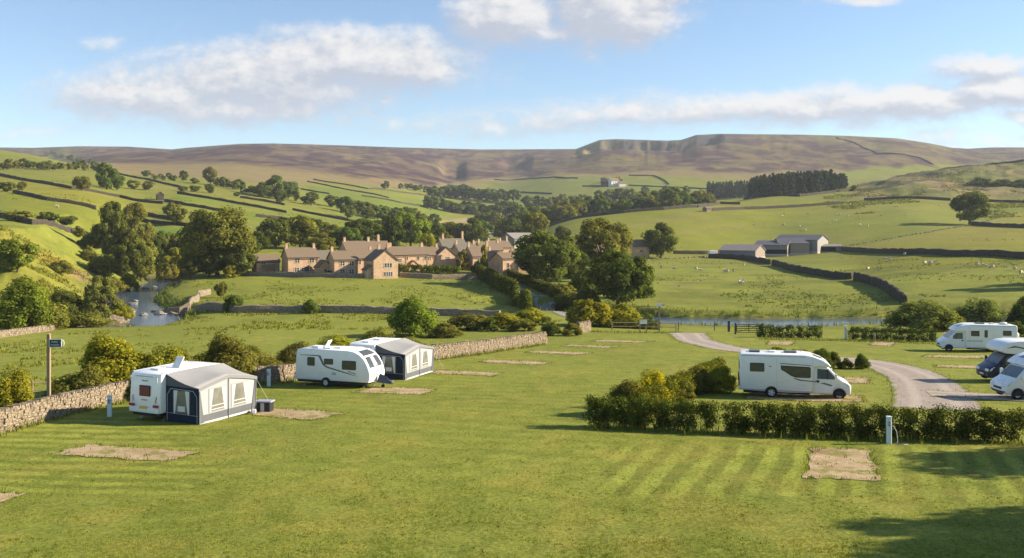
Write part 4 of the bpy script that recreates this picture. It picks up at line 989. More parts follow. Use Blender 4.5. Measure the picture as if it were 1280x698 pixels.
# ------------------------------------------------------------------ caravans and motorhomes
def body_mat():
    m, t, out = new_mat('white_bodywork')
    st_ = t.noise(t.scalevec(t.objc(), (7, 7, .55)), 1.0, 5, .7); bl = t.noise(t.objc(), 1.1, 4, .6)
    c = t.mix(t.math('MULTIPLY', t.ramp(st_, .54, .76), .22), (.80, .81, .80), (.50, .49, .44)); c = t.mix(t.math('MULTIPLY', t.ramp(bl, .45, .7), .10), c, (.62, .62, .58))
    principled(t, out, c, t.ramp(bl, .3, .7, .22, .42), .5, normal=t.bump(t.noise(t.objc(), .9, 2, .5), .05, .05), coat=.25)
    return m
WHITE = body_mat()
ROOFW = simple_mat('white_roof_panel', (.78, .77, .74), .5, .3, var=.06, scale=3)
NAVY = simple_mat('navy_paint', (.010, .018, .050), .3, .4, var=.1, coat=.2)
GLASSD = simple_mat('tinted_window', (.062, .064, .058), .08, .7, var=.5, scale=2.4)
GLASSC = simple_mat('cab_glass', (.10, .125, .135), .05, .8, var=.4, scale=1.5)
RUBBER = simple_mat('tyre_rubber', (.02, .02, .02), .85, .2, var=.2)
ALLOY = simple_mat('wheel_metal', (.66, .67, .68), .4, .5, metal=.15, var=.06)
RIMBACK = simple_mat('wheel_dish', (.22, .22, .225), .5, .4, var=.1)
BLACKP = simple_mat('black_plastic', (.025, .025, .028), .6, .3, var=.2)
GREYP = simple_mat('grey_graphic', (.10, .11, .125), .35, .4, var=.15)
LGREY = simple_mat('light_grey_trim', (.42, .43, .44), .45, .3, var=.1)
REDL = simple_mat('red_lens', (.35, .015, .012), .2, .5, var=.2)
AMBER = simple_mat('amber_lens', (.6, .2, .02), .2, .5)
LENS = simple_mat('headlamp_lens', (.62, .65, .68), .08, .7, var=.15, scale=9)
PLATE = simple_mat('yellow_number_plate', (.72, .50, .02), .5, .3, var=.12, scale=20)
PLATEW = simple_mat('white_number_plate', (.75, .75, .73), .5, .3, var=.08, scale=20)
CURTAIN = simple_mat('net_curtain', (.62, .64, .66), .9, .1, var=.12, scale=14)
BLIND = simple_mat('red_brown_blind', (.20, .075, .05), .8, .1, var=.5, scale=12)
STEEL = simple_mat('galvanised_steel', (.38, .39, .40), .45, .4, metal=.6, var=.15)

def hull(name, prof, y0, y1, mat, parent, bev=.06, seg=3, taper=None):
    """closed side outline (x, z) swept across the vehicle with rounded edges"""
    bm = bmesh.new(); k = len(prof)
    f = lambda x, z, y: (x, y * (taper(x, z) if taper else 1.0), z)
    a = [bm.verts.new(f(x, z, y0)) for x, z in prof]; b = [bm.verts.new(f(x, z, y1)) for x, z in prof]
    fa = bm.faces.new(a); fb = bm.faces.new(b[::-1])
    for i in range(k): bm.faces.new((a[i], b[i], b[(i + 1) % k], a[(i + 1) % k]))
    bmesh.ops.recalc_face_normals(bm, faces=bm.faces)
    if bev:
        bmesh.ops.bevel(bm, geom=list(fa.edges) + list(fb.edges), offset=bev, segments=seg, profile=.5, affect='EDGES', clamp_overlap=True)
    me = bpy.data.meshes.new(name); bm.to_mesh(me); bm.free()
    o = link(name, me, mat, parent)
    for p_ in me.polygons: p_.use_smooth = True
    try: me.set_sharp_from_angle(angle=R(38))
    except Exception: pass
    return o
def rrect(x0, x1, z0, z1, r=.07, n=4):
    pts = []
    for cx, cz, a0 in ((x1 - r, z1 - r, 0), (x0 + r, z1 - r, 90), (x0 + r, z0 + r, 180), (x1 - r, z0 + r, 270)):
        for i in range(n + 1):
            a = R(a0 + 90 * i / n); pts.append((cx + r * math.cos(a), cz + r * math.sin(a)))
    return pts
def side_panel(name, pts, y, mat, parent, th=.02, rim=None):
    """flat piece lying on a side at y, standing th proud of it"""
    mb = MB(); s_ = -1 if y < 0 else 1
    P = [(x, y + s_ * th, z) for x, z in pts]
    if s_ > 0: P = P[::-1]
    mb.slab(P, th * 1.6, (0, s_, 0), 0)
    return mb.build(name, [mat], parent)
def side_window(pts_outer, pts_inner, y, parent, name='window', glass=None):
    o = side_panel(name, pts_outer, y, BLACKP, parent, .018)
    side_panel('pane', pts_inner, y, glass or GLASSD, o, .026)
    return o
def window_rect(x0, x1, z0, z1, y, parent, glass=None, r=.07):
    return side_window(rrect(x0, x1, z0, z1, r), rrect(x0 + .035, x1 - .035, z0 + .035, z1 - .035, r * .8), y, parent, glass=glass)
def strip(name, prof, hw0, hw1, mat, parent, off=.012, th=.02):
    """panel wrapped over the front: prof is a run of (x, z); half width goes from hw0 to hw1"""
    mb = MB(); n = len(prof)
    nor = []
    for i in range(n):
        a = prof[max(i - 1, 0)]; b = prof[min(i + 1, n - 1)]; d = Vector((b[0] - a[0], b[1] - a[1])).normalized(); nr = Vector((d.y, -d.x))
        if nr.x < 0: nr = -nr
        nor.append(nr)
    top, bot = [], []
    for i, ((x, z), nr) in enumerate(zip(prof, nor)):
        hw = hw0 + (hw1 - hw0) * i / (n - 1)
        for lst, d in ((top, off), (bot, off - th)):
            lst += [(x + nr.x * d, -hw, z + nr.y * d), (x + nr.x * d, hw, z + nr.y * d)]
    b0 = 2 * n; F = []
    for i in range(n - 1):
        F += [(2 * i, 2 * i + 2, 2 * i + 3, 2 * i + 1), (b0 + 2 * i, b0 + 2 * i + 1, b0 + 2 * i + 3, b0 + 2 * i + 2), (2 * i, b0 + 2 * i, b0 + 2 * i + 2, 2 * i + 2), (2 * i + 1, 2 * i + 3, b0 + 2 * i + 3, b0 + 2 * i + 1)]
    F += [(0, 1, b0 + 1, b0), (2 * n - 2, b0 + 2 * n - 2, b0 + 2 * n - 1, 2 * n - 1)]
    mb.poly(top + bot, F)
    o = mb.build(name, mat, parent)
    bm = bmesh.new(); bm.from_mesh(o.data); bmesh.ops.recalc_face_normals(bm, faces=bm.faces); bm.to_mesh(o.data); bm.free()
    return o
def wheel(x, y, r, parent, w=.2):
    s_ = -1 if y < 0 else 1
    t_ = MB(); seg = 24
    prof = [(r * .62, -w / 2), (r * .93, -w / 2), (r, -w * .3), (r, w * .3), (r * .93, w / 2), (r * .62, w / 2)]
    V_ = [(math.cos(a) * q, b, math.sin(a) * q) for q, b in prof for a in [2 * math.pi * i / seg for i in range(seg)]]
    F = [(j * seg + i, j * seg + (i + 1) % seg, (j + 1) * seg + (i + 1) % seg, (j + 1) * seg + i) for j in range(len(prof) - 1) for i in range(seg)]
    t_.poly(V_, F); o = t_.build('wheel', RUBBER, parent, True); o.location = (x, y, r)
    rim = MB(); yo = s_ * w * .30
    ring = lambda q, yy: [(math.cos(2 * math.pi * i / seg) * q, yy, math.sin(2 * math.pi * i / seg) * q) for i in range(seg)]
    rim.poly(ring(r * .64, yo) + ring(r * .54, yo + s_ * .012), [(i, (i + 1) % seg, (i + 1) % seg + seg, i + seg) for i in range(seg)])
    rim.poly(ring(r * .63, yo - s_ * .05), [tuple(range(seg))], 1)
    for i in range(5):
        a = 2 * math.pi * i / 5; d = Vector((math.cos(a), 0, math.sin(a))); n_ = Vector((-d.z, 0, d.x)); yv = Vector((0, yo + s_ * .01, 0))
        rim.slab([d * r * .1 - n_ * .06 + yv, d * r * .6 - n_ * .055 + yv, d * r * .6 + n_ * .055 + yv, d * r * .1 + n_ * .06 + yv], .02, (0, s_, 0))
    rim.tube((0, yo - s_ * .02, 0), (0, yo + s_ * .03, 0), r * .16, r * .12, 12)
    rim.build('rim', [ALLOY, RIMBACK], o)
    return o
def arch(x, y, r, parent, z=None):
    """dark wheel arch opening, a half disc set into the side"""
    z = r if z is None else z; s_ = -1 if y < 0 else 1
    pts = [(x + math.cos(a) * r * 1.17, z + math.sin(a) * r * 1.17) for a in [math.pi * i / 16 for i in range(17)]] + [(x - r * 1.17, z - r * .25), (x + r * 1.17, z - r * .25)]
    return side_panel('wheel_arch', pts, y, BLACKP, parent, .006)

def caravan(name, label, loc, yaw, L=5.7, W=2.26, detail=True, hatch=True, group='touring caravans on the left pitches'):
    root = thing(name, label, 'caravan', loc, yaw, group)
    k = L / 5.62
    P = [(-.02, .44), (-.05, .8), (-.03, 1.3), (.04, 2.35), (.10, 2.52), (.25, 2.60), (3.9 * k, 2.62), (4.45 * k, 2.55), (4.86 * k, 2.36), (5.18 * k, 2.06), (5.42 * k, 1.66), (5.56 * k, 1.28), (5.62 * k, 1.0), (5.60 * k, .72), (5.5 * k, .46)]
    hull('body', P, -W / 2, W / 2, WHITE, root, .09, 3)
    sk = MB(); sk.box((L * .47, 0, .36), (L * .92, W * .86, .2)); sk.build('chassis', BLACKP, root)
    # front windows on the curved nose
    strip('skylight', [(4.50 * k, 2.535), (4.70 * k, 2.45), (4.86 * k, 2.36), (4.98 * k, 2.25)], .62, .86, GLASSD, root)
    fw = strip('front_window', [(5.08 * k, 2.155), (5.18 * k, 2.06), (5.30 * k, 1.86), (5.42 * k, 1.66), (5.50 * k, 1.45)], .84, .92, GLASSD, root)
    strip('blind', [(5.12 * k, 2.12), (5.18 * k, 2.06), (5.30 * k, 1.86), (5.42 * k, 1.66), (5.48 * k, 1.50)], .22, .26, LGREY, fw, .018)
    for y in (-W / 2, W / 2):
        window_rect(.95, 1.55, 1.45, 2.05, y, root); window_rect(2.3, 3.02, 1.6, 2.0, y, root); window_rect(3.72, 4.82, 1.30, 1.93, y, root)
        dec = [(.35, 2.17), (1.85, 2.14), (2.18, 1.55), (2.5, 1.36), (4.3, .98), (5.0, .86), (4.3, 1.05), (2.55, 1.46), (2.3, 1.62), (2.02, 2.18), (1.85, 2.22), (.35, 2.20)]
        side_panel('side_graphic', dec, y, GREYP, root, .004)
        side_panel('side_graphic', [(4.15, 1.17), (4.8, 1.02), (4.86, 1.05), (4.2, 1.22)], y, GREYP, root, .004)
        side_panel('locker_door', rrect(.5, 1.15, .62, .95, .05), y, ROOFW, root, .005)
        side_panel('vent_panel', rrect(2.9, 3.25, .88, 1.06, .03), y, LGREY, root, .006)
        arch(2.45, y, .32, root)
    for y in (-W / 2 + .02, W / 2 - .02): wheel(2.45, y, .32, root)
    # roof: rails, hatches, raised lid
    for x, sx in ((1.0, .55), (2.75, .7)):
        h = MB(); h.box((x, .1, 2.655), (sx, .6, .09)); h.build('roof_hatch', ROOFW, root, bevel=.03)
    if hatch:
        h = MB(); h.box((2.2, -.25, 2.66), (.55, .55, .08)); hh = h.build('roof_hatch', ROOFW, root, bevel=.02)
        l_ = MB(); l_.box((2.1, -.25, 2.92), (.62, .56, .05), tilt=(0, R(-58))); l_.build('lid', ROOFW, hh, bevel=.015)
    for y in (-W / 2 + .06, W / 2 - .06):
        g_ = MB(); g_.tube((.2, y, 2.585), (4.0 * k, y, 2.60), .028, None, 8); g_.build('roof_rail', WHITE, root, True)
    # rear face
    rp = MB()
    rp.box((-.055, -.02, 1.62), (.05, .80, .58)); rw = rp.build('rear_window', BLACKP, root, bevel=.03)
    q_ = MB(); q_.box((-.083, -.02, 1.62), (.012, .70, .48)); q_.build('blind', BLIND, rw)
    b_ = MB(); b_.box((-.075, 0, .60), (.10, W * .96, .30)); bp = b_.build('bumper', WHITE, root, bevel=.04, seg=2)
    for y in (-.88, .88):
        t_ = MB(); t_.box((-.115, y, .84), (.07, .42, .14)); t_.build('tail_light', REDL, root, bevel=.03)
        t_ = MB(); t_.box((-.095, y * 1.1, 2.25), (.05, .05, .28)); t_.build('marker_light', LGREY, root, bevel=.01)
        g_ = MB(); g_.tube((-.085, y * .93, 1.0), (-.05, y * .99, 1.35), .018); g_.build('grab_handle', GREYP, root)
    pl = MB(); pl.box((-.135, 0, .73), (.02, .56, .13)); pl.build('number_plate', PLATE, root)
    pl = MB(); pl.box((-.075, 0, 1.13), (.03, .42, .05)); pl.build('rear_badge', AMBER, root, bevel=.01)
    wing = MB()
    for s_ in (-1, 1): wing.slab([(-.058, s_ * .02, 2.12), (-.052, s_ * .02, 2.17), (-.048, s_ * .26, 2.20), (-.055, s_ * .12, 2.13)][::-s_], .015, (-1, 0, 0))
    wing.build('winged_emblem', GREYP, root)
    cr = MB(); cr.box((-.03, 0, 2.40), (.06, W * .62, .05)); cr.build('high_brake_light', LGREY, root, bevel=.015)
    # hitch, cover, jockey wheel, corner steadies
    hi = MB(); hi.tube((5.3 * k, .5, .44), (6.55 * k, 0, .46), .05); hi.tube((5.3 * k, -.5, .44), (6.55 * k, 0, .46), .05); hi.tube((6.4 * k, 0, .46), (6.75 * k, 0, .50), .05); hi.build('hitch', STEEL, root)
    cv = MB(); cv.poly([(5.75 * k, -.42, .42), (6.75 * k, -.12, .3), (6.75 * k, .12, .3), (5.75 * k, .42, .42), (5.78 * k, 0, .98), (6.2 * k, 0, .84)], [(0, 1, 5, 4), (1, 2, 5), (2, 3, 4, 5), (0, 4, 3), (0, 3, 2, 1)]); cv.build('hitch_cover', simple_mat('navy_cover', (.03, .04, .07), .7, .2, var=.3), root)
    jw = MB(); jw.tube((6.0 * k, .06, .12), (6.0 * k, .06, .6), .03); jw.tube((6.0 * k, -.02, .11), (6.0 * k, .12, .11), .11, None, 14); jw.build('jockey_wheel', RUBBER, root)
    for x in (.5, 4.9 * k):
        for y in (-.8, .8):
            st = MB(); st.tube((x, y, -.02), (x + .25, y, .4), .03); st.box((x, y, .0), (.16, .16, .04)); st.build('corner_steady', STEEL, root)
    return root

# awnings
CANVAS_G = simple_mat('grey_canvas', (.30, .295, .29), .9, .1, var=.10, scale=2.5)
CANVAS_D = simple_mat('navy_canvas', (.022, .030, .055), .9, .1, var=.25, scale=2.5)
CANVAS_C = simple_mat('cream_canvas', (.335, .34, .36), .9, .1, var=.05, scale=2.5)
CANVAS_S = simple_mat('charcoal_skirt_canvas', (.12, .125, .135), .9, .1, var=.2, scale=2.5)
VINYL = simple_mat('clear_vinyl', (.17, .165, .145), .12, .5, var=.6, scale=2.2)
PIPING = simple_mat('white_piping', (.48, .48, .48), .7, .2)
WOODW = simple_mat('pale_wood_top', (.5, .42, .33), .6, .2)
def awning(label, loc, yaw, La=4.0, dep=2.3):
    """x runs along the caravan, y = 0 is the caravan side, -y is out from it"""
    root = thing('awning', label, 'awning', loc, yaw, 'awnings on the left caravans')
    ze, zp, zr = 1.92, 2.34, 2.58
    n = 10
    def front_z(u): return ze + (zp - ze) * (1 - abs(2 * u - 1)) ** .9
    rf = MB(); pts = []
    for j in range(6):
        v = j / 5
        for i in range(n + 1):
            u = i / n; x = u * La + (u - .5) * .16 * v
            z = (zr - .05 * abs(2 * u - 1) ** 4) * (1 - v) + front_z(u) * v - .10 * math.sin(v * math.pi) * (.4 + .6 * abs(2 * u - 1))
            pts.append((x, -v * (dep + .06), z))
    m1 = n + 1; top = list(pts); bot = [(x, y, z - .02) for x, y, z in pts]; N = len(top)
    F = [(j * m1 + i, (j + 1) * m1 + i, (j + 1) * m1 + i + 1, j * m1 + i + 1) for j in range(5) for i in range(n)]
    F += [tuple(N + a for a in f[::-1]) for f in F]
    F += [(5 * m1 + i, N + 5 * m1 + i, N + 5 * m1 + i + 1, 5 * m1 + i + 1) for i in range(n)]
    rf.poly(top + bot, F); rf.build('roof_canvas', CANVAS_G, root, True)
    fa = MB()                                           # hanging valance round the front edge
    for i in range(n):
        u0, u1 = i / n, (i + 1) / n; x0, x1 = u0 * La + (u0 - .5) * .16, u1 * La + (u1 - .5) * .16
        fa.slab([(x0, -dep - .075, front_z(u0) - .17), (x1, -dep - .075, front_z(u1) - .17), (x1, -dep - .075, front_z(u1) + .01), (x0, -dep - .075, front_z(u0) + .01)], .015, (0, -1, 0))
    fa.build('valance', simple_mat('valance_canvas', (.21, .21, .215), .9, .1), root)
    for xs, sgn in ((0.0, -1), (La, 1)):
        sp_ = MB(); P = [(xs, 0, .02), (xs, -dep, .02), (xs, -dep, 1.90), (xs, -dep * .5, 2.12), (xs, 0, 2.46)]
        sp_.slab(P[::-1] if sgn < 0 else P, .02, (sgn, 0, 0)); pn = sp_.build('side_panel', CANVAS_D, root)
        up = MB(); Q = [(xs + sgn * .012, -.03, 1.92), (xs + sgn * .012, -dep + .02, 1.86), (xs + sgn * .012, -dep * .5, 2.10), (xs + sgn * .012, -.03, 2.44)]
        up.slab(Q[::-1] if sgn < 0 else Q, .012, (sgn, 0, 0)); up.build('upper_panel', simple_mat('slate_canvas', (.105, .115, .135), .9, .1), pn)
        pp = MB(); X = xs + sgn * .02
        run = [(X, -.10, .04), (X, -.12, 1.45), (X, -.35, 1.78), (X, -dep + .4, 1.74), (X, -dep + .14, 1.45), (X, -dep + .12, .04)]
        for a, b in zip(run[:-1], run[1:]): pp.tube(a, b, .014, None, 6)
        pp.tube((X, -.05, .48), (X, -dep + .05, .44), .010, None, 6); pp.build('piping', PIPING, pn)
        wd = MB(); R4 = lambda y0, y1, z0, z1, o: [(xs + sgn * o, y0, z0), (xs + sgn * o, y1, z0), (xs + sgn * o, y1, z1), (xs + sgn * o, y0, z1)]
        def quad(b, y0, y1, z0, z1, o, th=.01, mi=0):
            q_ = R4(y0, y1, z0, z1, o); b.slab(q_ if sgn > 0 else q_[::-1], th, (sgn, 0, 0), mi)
        quad(wd, -1.72, -.52, .52, 1.70, .014); wn = wd.build('window', VINYL, pn)
        cu = MB(); cu.poly([], []); 
        for ya, yb, yc in ((-.58, -.86, -.66), (-1.66, -1.38, -1.58)):
            q_ = [(xs + sgn * .026, ya, .46), (xs + sgn * .026, yc, .46), (xs + sgn * .026, yb, 1.70), (xs + sgn * .026, ya, 1.70)]
            cu.slab(q_, .01, (sgn, 0, 0))
        cu.build('curtains', CURTAIN, wn)
        tb = MB(); tb.box((xs + sgn * .024, -1.12, .74), (.012, .5, .28)); tb.build('folded_chair', CURTAIN, wn)
    fr = MB(); P = [(.0, -dep, .42), (La, -dep, .42)] + [(La * (1 - i / 8), -dep, front_z(1 - i / 8) - .03) for i in range(9)]
    fr.slab(P, .02, (0, -1, 0)); fp = fr.build('front_panel', CANVAS_C, root)
    s1 = MB(); s1.slab([(0, -dep - .004, .05), (La, -dep - .004, .05), (La, -dep - .004, .46), (0, -dep - .004, .46)], .02, (0, -1, 0)); s1.build('skirt', CANVAS_S, root)
    s2 = MB(); s2.slab([(0, -dep - .012, -.02), (La, -dep - .012, -.02), (La, -dep - .012, .09), (0, -dep - .012, .09)], .02, (0, -1, 0)); s2.build('mud_flap', PIPING, root)
    for x0 in (La * .17, La * .56):
        x1 = x0 + La * .28; Y = -dep - .014
        f_ = MB(); f_.slab([(x0 - .06, Y, .50), (x1 + .06, Y, .50), (x1 + .06, Y, 1.80), (x0 - .06, Y, 1.80)], .015, (0, -1, 0)); wn = f_.build('window', CANVAS_G, fp)
        v_ = MB(); v_.slab([(x0, Y - .006, .56), (x1, Y - .006, .56), (x1, Y - .006, 1.74), (x0, Y - .006, 1.74)], .006, (0, -1, 0)); v_.build('pane', VINYL, wn)
        c_ = MB(); w_ = x1 - x0
        c_.slab([(x0, Y - .014, .52), (x0 + .07 * w_, Y - .014, .52), (x0 + .24 * w_, Y - .014, 1.74), (x0, Y - .014, 1.74)], .006, (0, -1, 0))
        c_.slab([(x1 - .07 * w_, Y - .014, .52), (x1, Y - .014, .52), (x1, Y - .014, 1.74), (x1 - .26 * w_, Y - .014, 1.74)], .006, (0, -1, 0)); c_.build('curtains', PIPING, wn)
        b_ = MB()
        for zz in (.62, .82): b_.slab([(x0, Y - .022, zz), (x1, Y - .022, zz), (x1, Y - .022, zz + .045), (x0, Y - .022, zz + .045)], .006, (0, -1, 0))
        b_.build('window_bars', PIPING, wn)
    for xp in (0.0, La * .5, La):
        p_ = MB(); top_z = front_z(xp / La) - .02
        p_.tube((xp, -dep - .045, -.03), (xp, -dep - .045, top_z), .024, None, 8); p_.build('pole', STEEL, root)
    for s_ in (0, 1):
        fl = MB(); xs = La * s_; sg = 1 if s_ else -1
        fl.slab([(xs - sg * .02, -dep - .03, .05), (xs - sg * .34, -dep - .03, .05), (xs - sg * .03, -dep - .03, 1.86), (xs, -dep - .03, 1.86)][::-sg], .012, (0, -1, 0)); fl.build('corner_flap', CANVAS_S, root)
        gy = MB()
        if s_ == 0 and La < 4.5: continue
        gy.tube((xs, -dep, 1.88), (xs + sg * .9, -dep - .5, 0), .008, None, 5); gy.build('guy_line', PIPING, root)
    return root

# motorhomes
def cab_parts(root, paint, W=1.98, x0=4.75):
    """van cab with sloping bonnet; x0 = bulkhead, front bumper about 2.3 m further"""
    X = lambda v: x0 + v
    P = [(X(-.1), .34), (X(-.1), 2.12), (X(.72), 2.08), (X(.98), 1.98), (X(1.62), 1.34), (X(1.78), 1.22), (X(2.12), 1.06), (X(2.24), .92), (X(2.28), .68), (X(2.26), .40), (X(2.16), .30)]
    tp = lambda x, z: 1 - .10 * max(0, (x - X(1.4)) / .9) ** 1.5 - .05 * max(0, z - 1.3)
    cab = hull('cab', P, -W / 2, W / 2, paint, root, .10, 3, tp)
    ws = strip('windscreen', [(X(.99), 1.975), (X(1.3), 1.665), (X(1.60), 1.365)], .80, .88, GLASSC, root, .012)
    for y in (-W / 2 + .012, W / 2 - .012):
        s_ = -1 if y < 0 else 1
        wpts = [(X(.22), 1.30), (X(1.36), 1.30), (X(1.22), 1.52), (X(.86), 1.90), (X(.22), 1.94)]
        def tilt(pts, out): return [(x, s_ * (W / 2 * tp(x, z) + out), z) for x, z in pts]
        dm = MB(); dp = tilt([(X(.12), .42), (X(1.16), .42), (X(1.16), .70), (X(1.42), 1.02), (X(1.40), 1.26), (X(1.25), 1.56), (X(.88), 1.96), (X(.12), 2.0)], .004)
        dm.slab(dp if s_ < 0 else dp[::-1], .02, (0, s_, 0)); door = dm.build('cab_door', paint, root)
        gm = MB(); gp = tilt(wpts, .010); gm.slab(gp if s_ < 0 else gp[::-1], .02, (0, s_, 0)); gw = gm.build('door_window', GLASSC, door)
        sm = MB(); sp2 = tilt([(X(.80), 1.28), (X(.86), 1.28), (X(.86), 1.92), (X(.80), 1.92)], .016); sm.slab(sp2 if s_ < 0 else sp2[::-1], .02, (0, s_, 0)); sm.build('window_bar', BLACKP, gw)
        hm = MB(); hm.box((X(.26), s_ * (W / 2 + .012), 1.14), (.16, .03, .14)); hm.build('handle', BLACKP, door, bevel=.01)
        lm = MB(); hp = tilt([(X(1.80), 1.02), (X(2.12), .80), (X(2.20), .86), (X(2.08), 1.0), (X(1.86), 1.13)], .006); lm.slab(hp if s_ < 0 else hp[::-1], .02, (0, s_, 0)); lm.build('headlight', LENS, root)
        fl = MB(); fl.box((X(2.235), s_ * .62, .86), (.10, .44, .20), tilt=(0, R(-14))); fl.build('headlight', LENS, root, bevel=.03)
        fg = MB(); fg.box((X(2.25), s_ * .70, .47), (.06, .22, .12)); fg.build('fog_light', GREYP, root, bevel=.02)
        mm = MB(); mm.tube((X(1.28), s_ * (W / 2 - .06), 1.36), (X(1.32), s_ * (W / 2 + .18), 1.40), .025); mm.box((X(1.32), s_ * (W / 2 + .22), 1.50), (.12, .20, .36)); mm.build('wing_mirror', WHITE if paint is WHITE else BLACKP, root, bevel=.02)
        arch(X(1.55), s_ * (W / 2 * tp(X(1.55), .4)), .345, root)
    gr = MB(); gr.box((X(2.27), 0, .66), (.05, .90, .13)); gr.build('grille', BLACKP, root, bevel=.015)
    lo = MB(); lo.box((X(2.265), 0, .42), (.06, 1.2, .13)); lo.build('bumper_intake', BLACKP, root, bevel=.02)
    pl = MB(); pl.box((X(2.30), 0, .54), (.02, .52, .11)); pl.build('number_plate', PLATEW, root)
    wp = MB(); wp.tube((X(1.62), -.2, 1.355), (X(1.40), -.7, 1.59), .012); wp.tube((X(1.62), .5, 1.355), (X(1.45), 0, 1.53), .012); wp.build('windscreen_wiper', BLACKP, root)
    for y in (-W / 2 + .10, W / 2 - .10): wheel(X(1.55), y, .345, root, .22)
def motorhome(label, loc, yaw, paint=None, style='low', L=4.85, W=2.26, sides=None, roof_extras=True):
    paint = paint or WHITE
    root = thing('motorhome', label, 'motorhome', loc, yaw, 'motorhomes parked on the right pitches')
    if style == 'low':
        P = [(0, .46), (-.02, 1.0), (0, 2.62), (.06, 2.74), (.2, 2.78), (L - .55, 2.80), (L - .1, 2.74), (L + .55, 2.52), (L + .95, 2.26), (L + 1.03, 2.12), (L + .9, 2.06), (L + .3, 2.10), (L + .02, 2.06), (L - .06, .40), (3.0, .36), (1.2, .40)]
    else:
        P = [(0, .46), (-.02, 1.0), (0, 2.82), (.08, 2.96), (.25, 3.02), (L + .1, 3.04), (L + .75, 2.96), (L + 1.25, 2.74), (L + 1.42, 2.48), (L + 1.38, 2.28), (L + 1.15, 2.14), (L + .5, 2.08), (L + .02, 2.06), (L - .06, .40), (3.0, .36), (1.2, .40)]
    hull('body', P, -W / 2, W / 2, WHITE, root, .07, 3)
    cab_parts(root, paint, 1.98, L)
    zt = 2.80 if style == 'low' else 3.04
    fl = MB(); fl.box((L * .5, 0, .34), (L * .9, W * .8, .18)); fl.build('chassis', BLACKP, root)
    for y in (-W / 2, W / 2):
        s_ = -1 if y < 0 else 1
        if style == 'low' and sides != 'far':
            window_rect(.62, 1.52, 1.66, 2.22, y, root)
            side_window([(2.52, 2.10), (4.30, 2.05), (4.36, 1.98), (4.36, 1.42), (4.30, 1.36), (3.42, 1.36), (3.15, 1.46), (2.80, 1.70), (2.56, 1.82)][::-1] , [(2.60, 2.05), (4.25, 2.0), (4.31, 1.95), (4.31, 1.45), (4.27, 1.41), (3.44, 1.41), (3.20, 1.51), (2.88, 1.74), (2.62, 1.84)][::-1], y, root)
            side_panel('side_graphic', [(2.48, 2.20), (4.4, 2.13), (4.4, 2.17), (2.6, 2.25), (2.48, 2.24)], y, GREYP, root, .004)
            side_panel('side_graphic', [(3.3, 1.29), (3.7, 1.16), (4.75, 1.10), (4.75, 1.16), (3.8, 1.22), (3.45, 1.31)], y, GREYP, root, .004)
            side_panel('side_graphic', [(4.95, 1.03), (5.6, .86), (5.7, .93), (5.2, 1.06)], y * .86 + s_ * .02, GREYP, root, .004)
            side_panel('side_emblem', [(1.72, 1.95), (1.86, 2.06), (1.98, 2.02), (1.90, 2.0), (1.96, 1.94), (1.84, 2.0)][::-1], y, GREYP, root, .004)
            side_panel('locker_door', rrect(.55, 1.45, .80, 1.30, .04), y, ROOFW, root, .005); side_panel('locker_door', rrect(3.55, 4.15, .62, .95, .04), y, ROOFW, root, .005)
        else:
            window_rect(.55, 1.35, 1.72, 2.22, y, root); window_rect(3.55, 4.35, 1.62, 2.16, y, root); window_rect(2.78, 3.08, 1.50, 2.24, y, root, r=.04)
            side_panel('habitation_door', rrect(2.62, 3.24, .52, 2.34, .06), y, WHITE, root, .006)
            side_panel('side_graphic', [(2.6, 1.26), (3.3, 1.10), (4.75, 1.10), (4.75, 1.15), (3.4, 1.16), (2.65, 1.30)], y, GREYP, root, .004)
            side_panel('locker_door', rrect(.5, 1.3, .72, 1.2, .04), y, ROOFW, root, .005)
            if style == 'over': side_panel('side_graphic', [(L - .5, 2.40), (L + .4, 2.58), (L + 1.1, 2.50), (L + .5, 2.70), (L - .4, 2.52)], y, GREYP, root, .004)
        for xs in (2.28, 4.48): side_panel('panel_seam', [(xs, .5), (xs + .012, .5), (xs + .012, zt - .2), (xs, zt - .2)], y, LGREY, root, .003)
        side_panel('sill_trim', [(.05, .46), (L - .1, .42), (L - .1, .50), (.05, .54)], y, LGREY, root, .006)
        side_panel('awning_rail', [(.1, zt - .14), (L - .5, zt - .14), (L - .5, zt - .10), (.1, zt - .10)], y, LGREY, root, .012)
        arch(1.95, y, .345, root)
    for y in (-W / 2 + .02, W / 2 - .02): wheel(1.95, y, .345, root, .22)
    for x, sx, sy in ((.95, .7, .7), (2.05, .45, .45), (3.2, .8, .55)):
        h = MB(); h.box((x, .1, zt + .05), (sx, sy, .10)); h.build('roof_light', GREYP if sx > .5 else ROOFW, root, bevel=.03)
    if style == 'low':
        strip('overcab_skylight', [(L + .05, 2.69), (L + .3, 2.605), (L + .6, 2.49)], .42, .52, GLASSD, root, .012)
        a_ = MB(); a_.tube((3.9, .5, zt), (3.86, .5, zt + .35), .012); a_.build('aerial', GREYP, root)
    else:
        window_rect(L + .35, L + .95, 2.36, 2.62, -W / 2, root, r=.05)
    rl = MB(); rl.box((-.03, 0, .56), (.10, W * .96, .26)); rl.build('rear_bumper', WHITE, root, bevel=.04)
    for y in (-.98, .98):
        t_ = MB(); t_.box((-.05, y, 1.0), (.06, .16, .6)); t_.build('tail_light', REDL, root, bevel=.03)
    rw = MB(); rw.box((-.03, 0, 1.95), (.05, 1.2, .5)); rw.build('rear_window', GLASSD, root, bevel=.03)
    return root

def ground_pose(px, py, yaw):
    P = at(px, py); return P, yaw
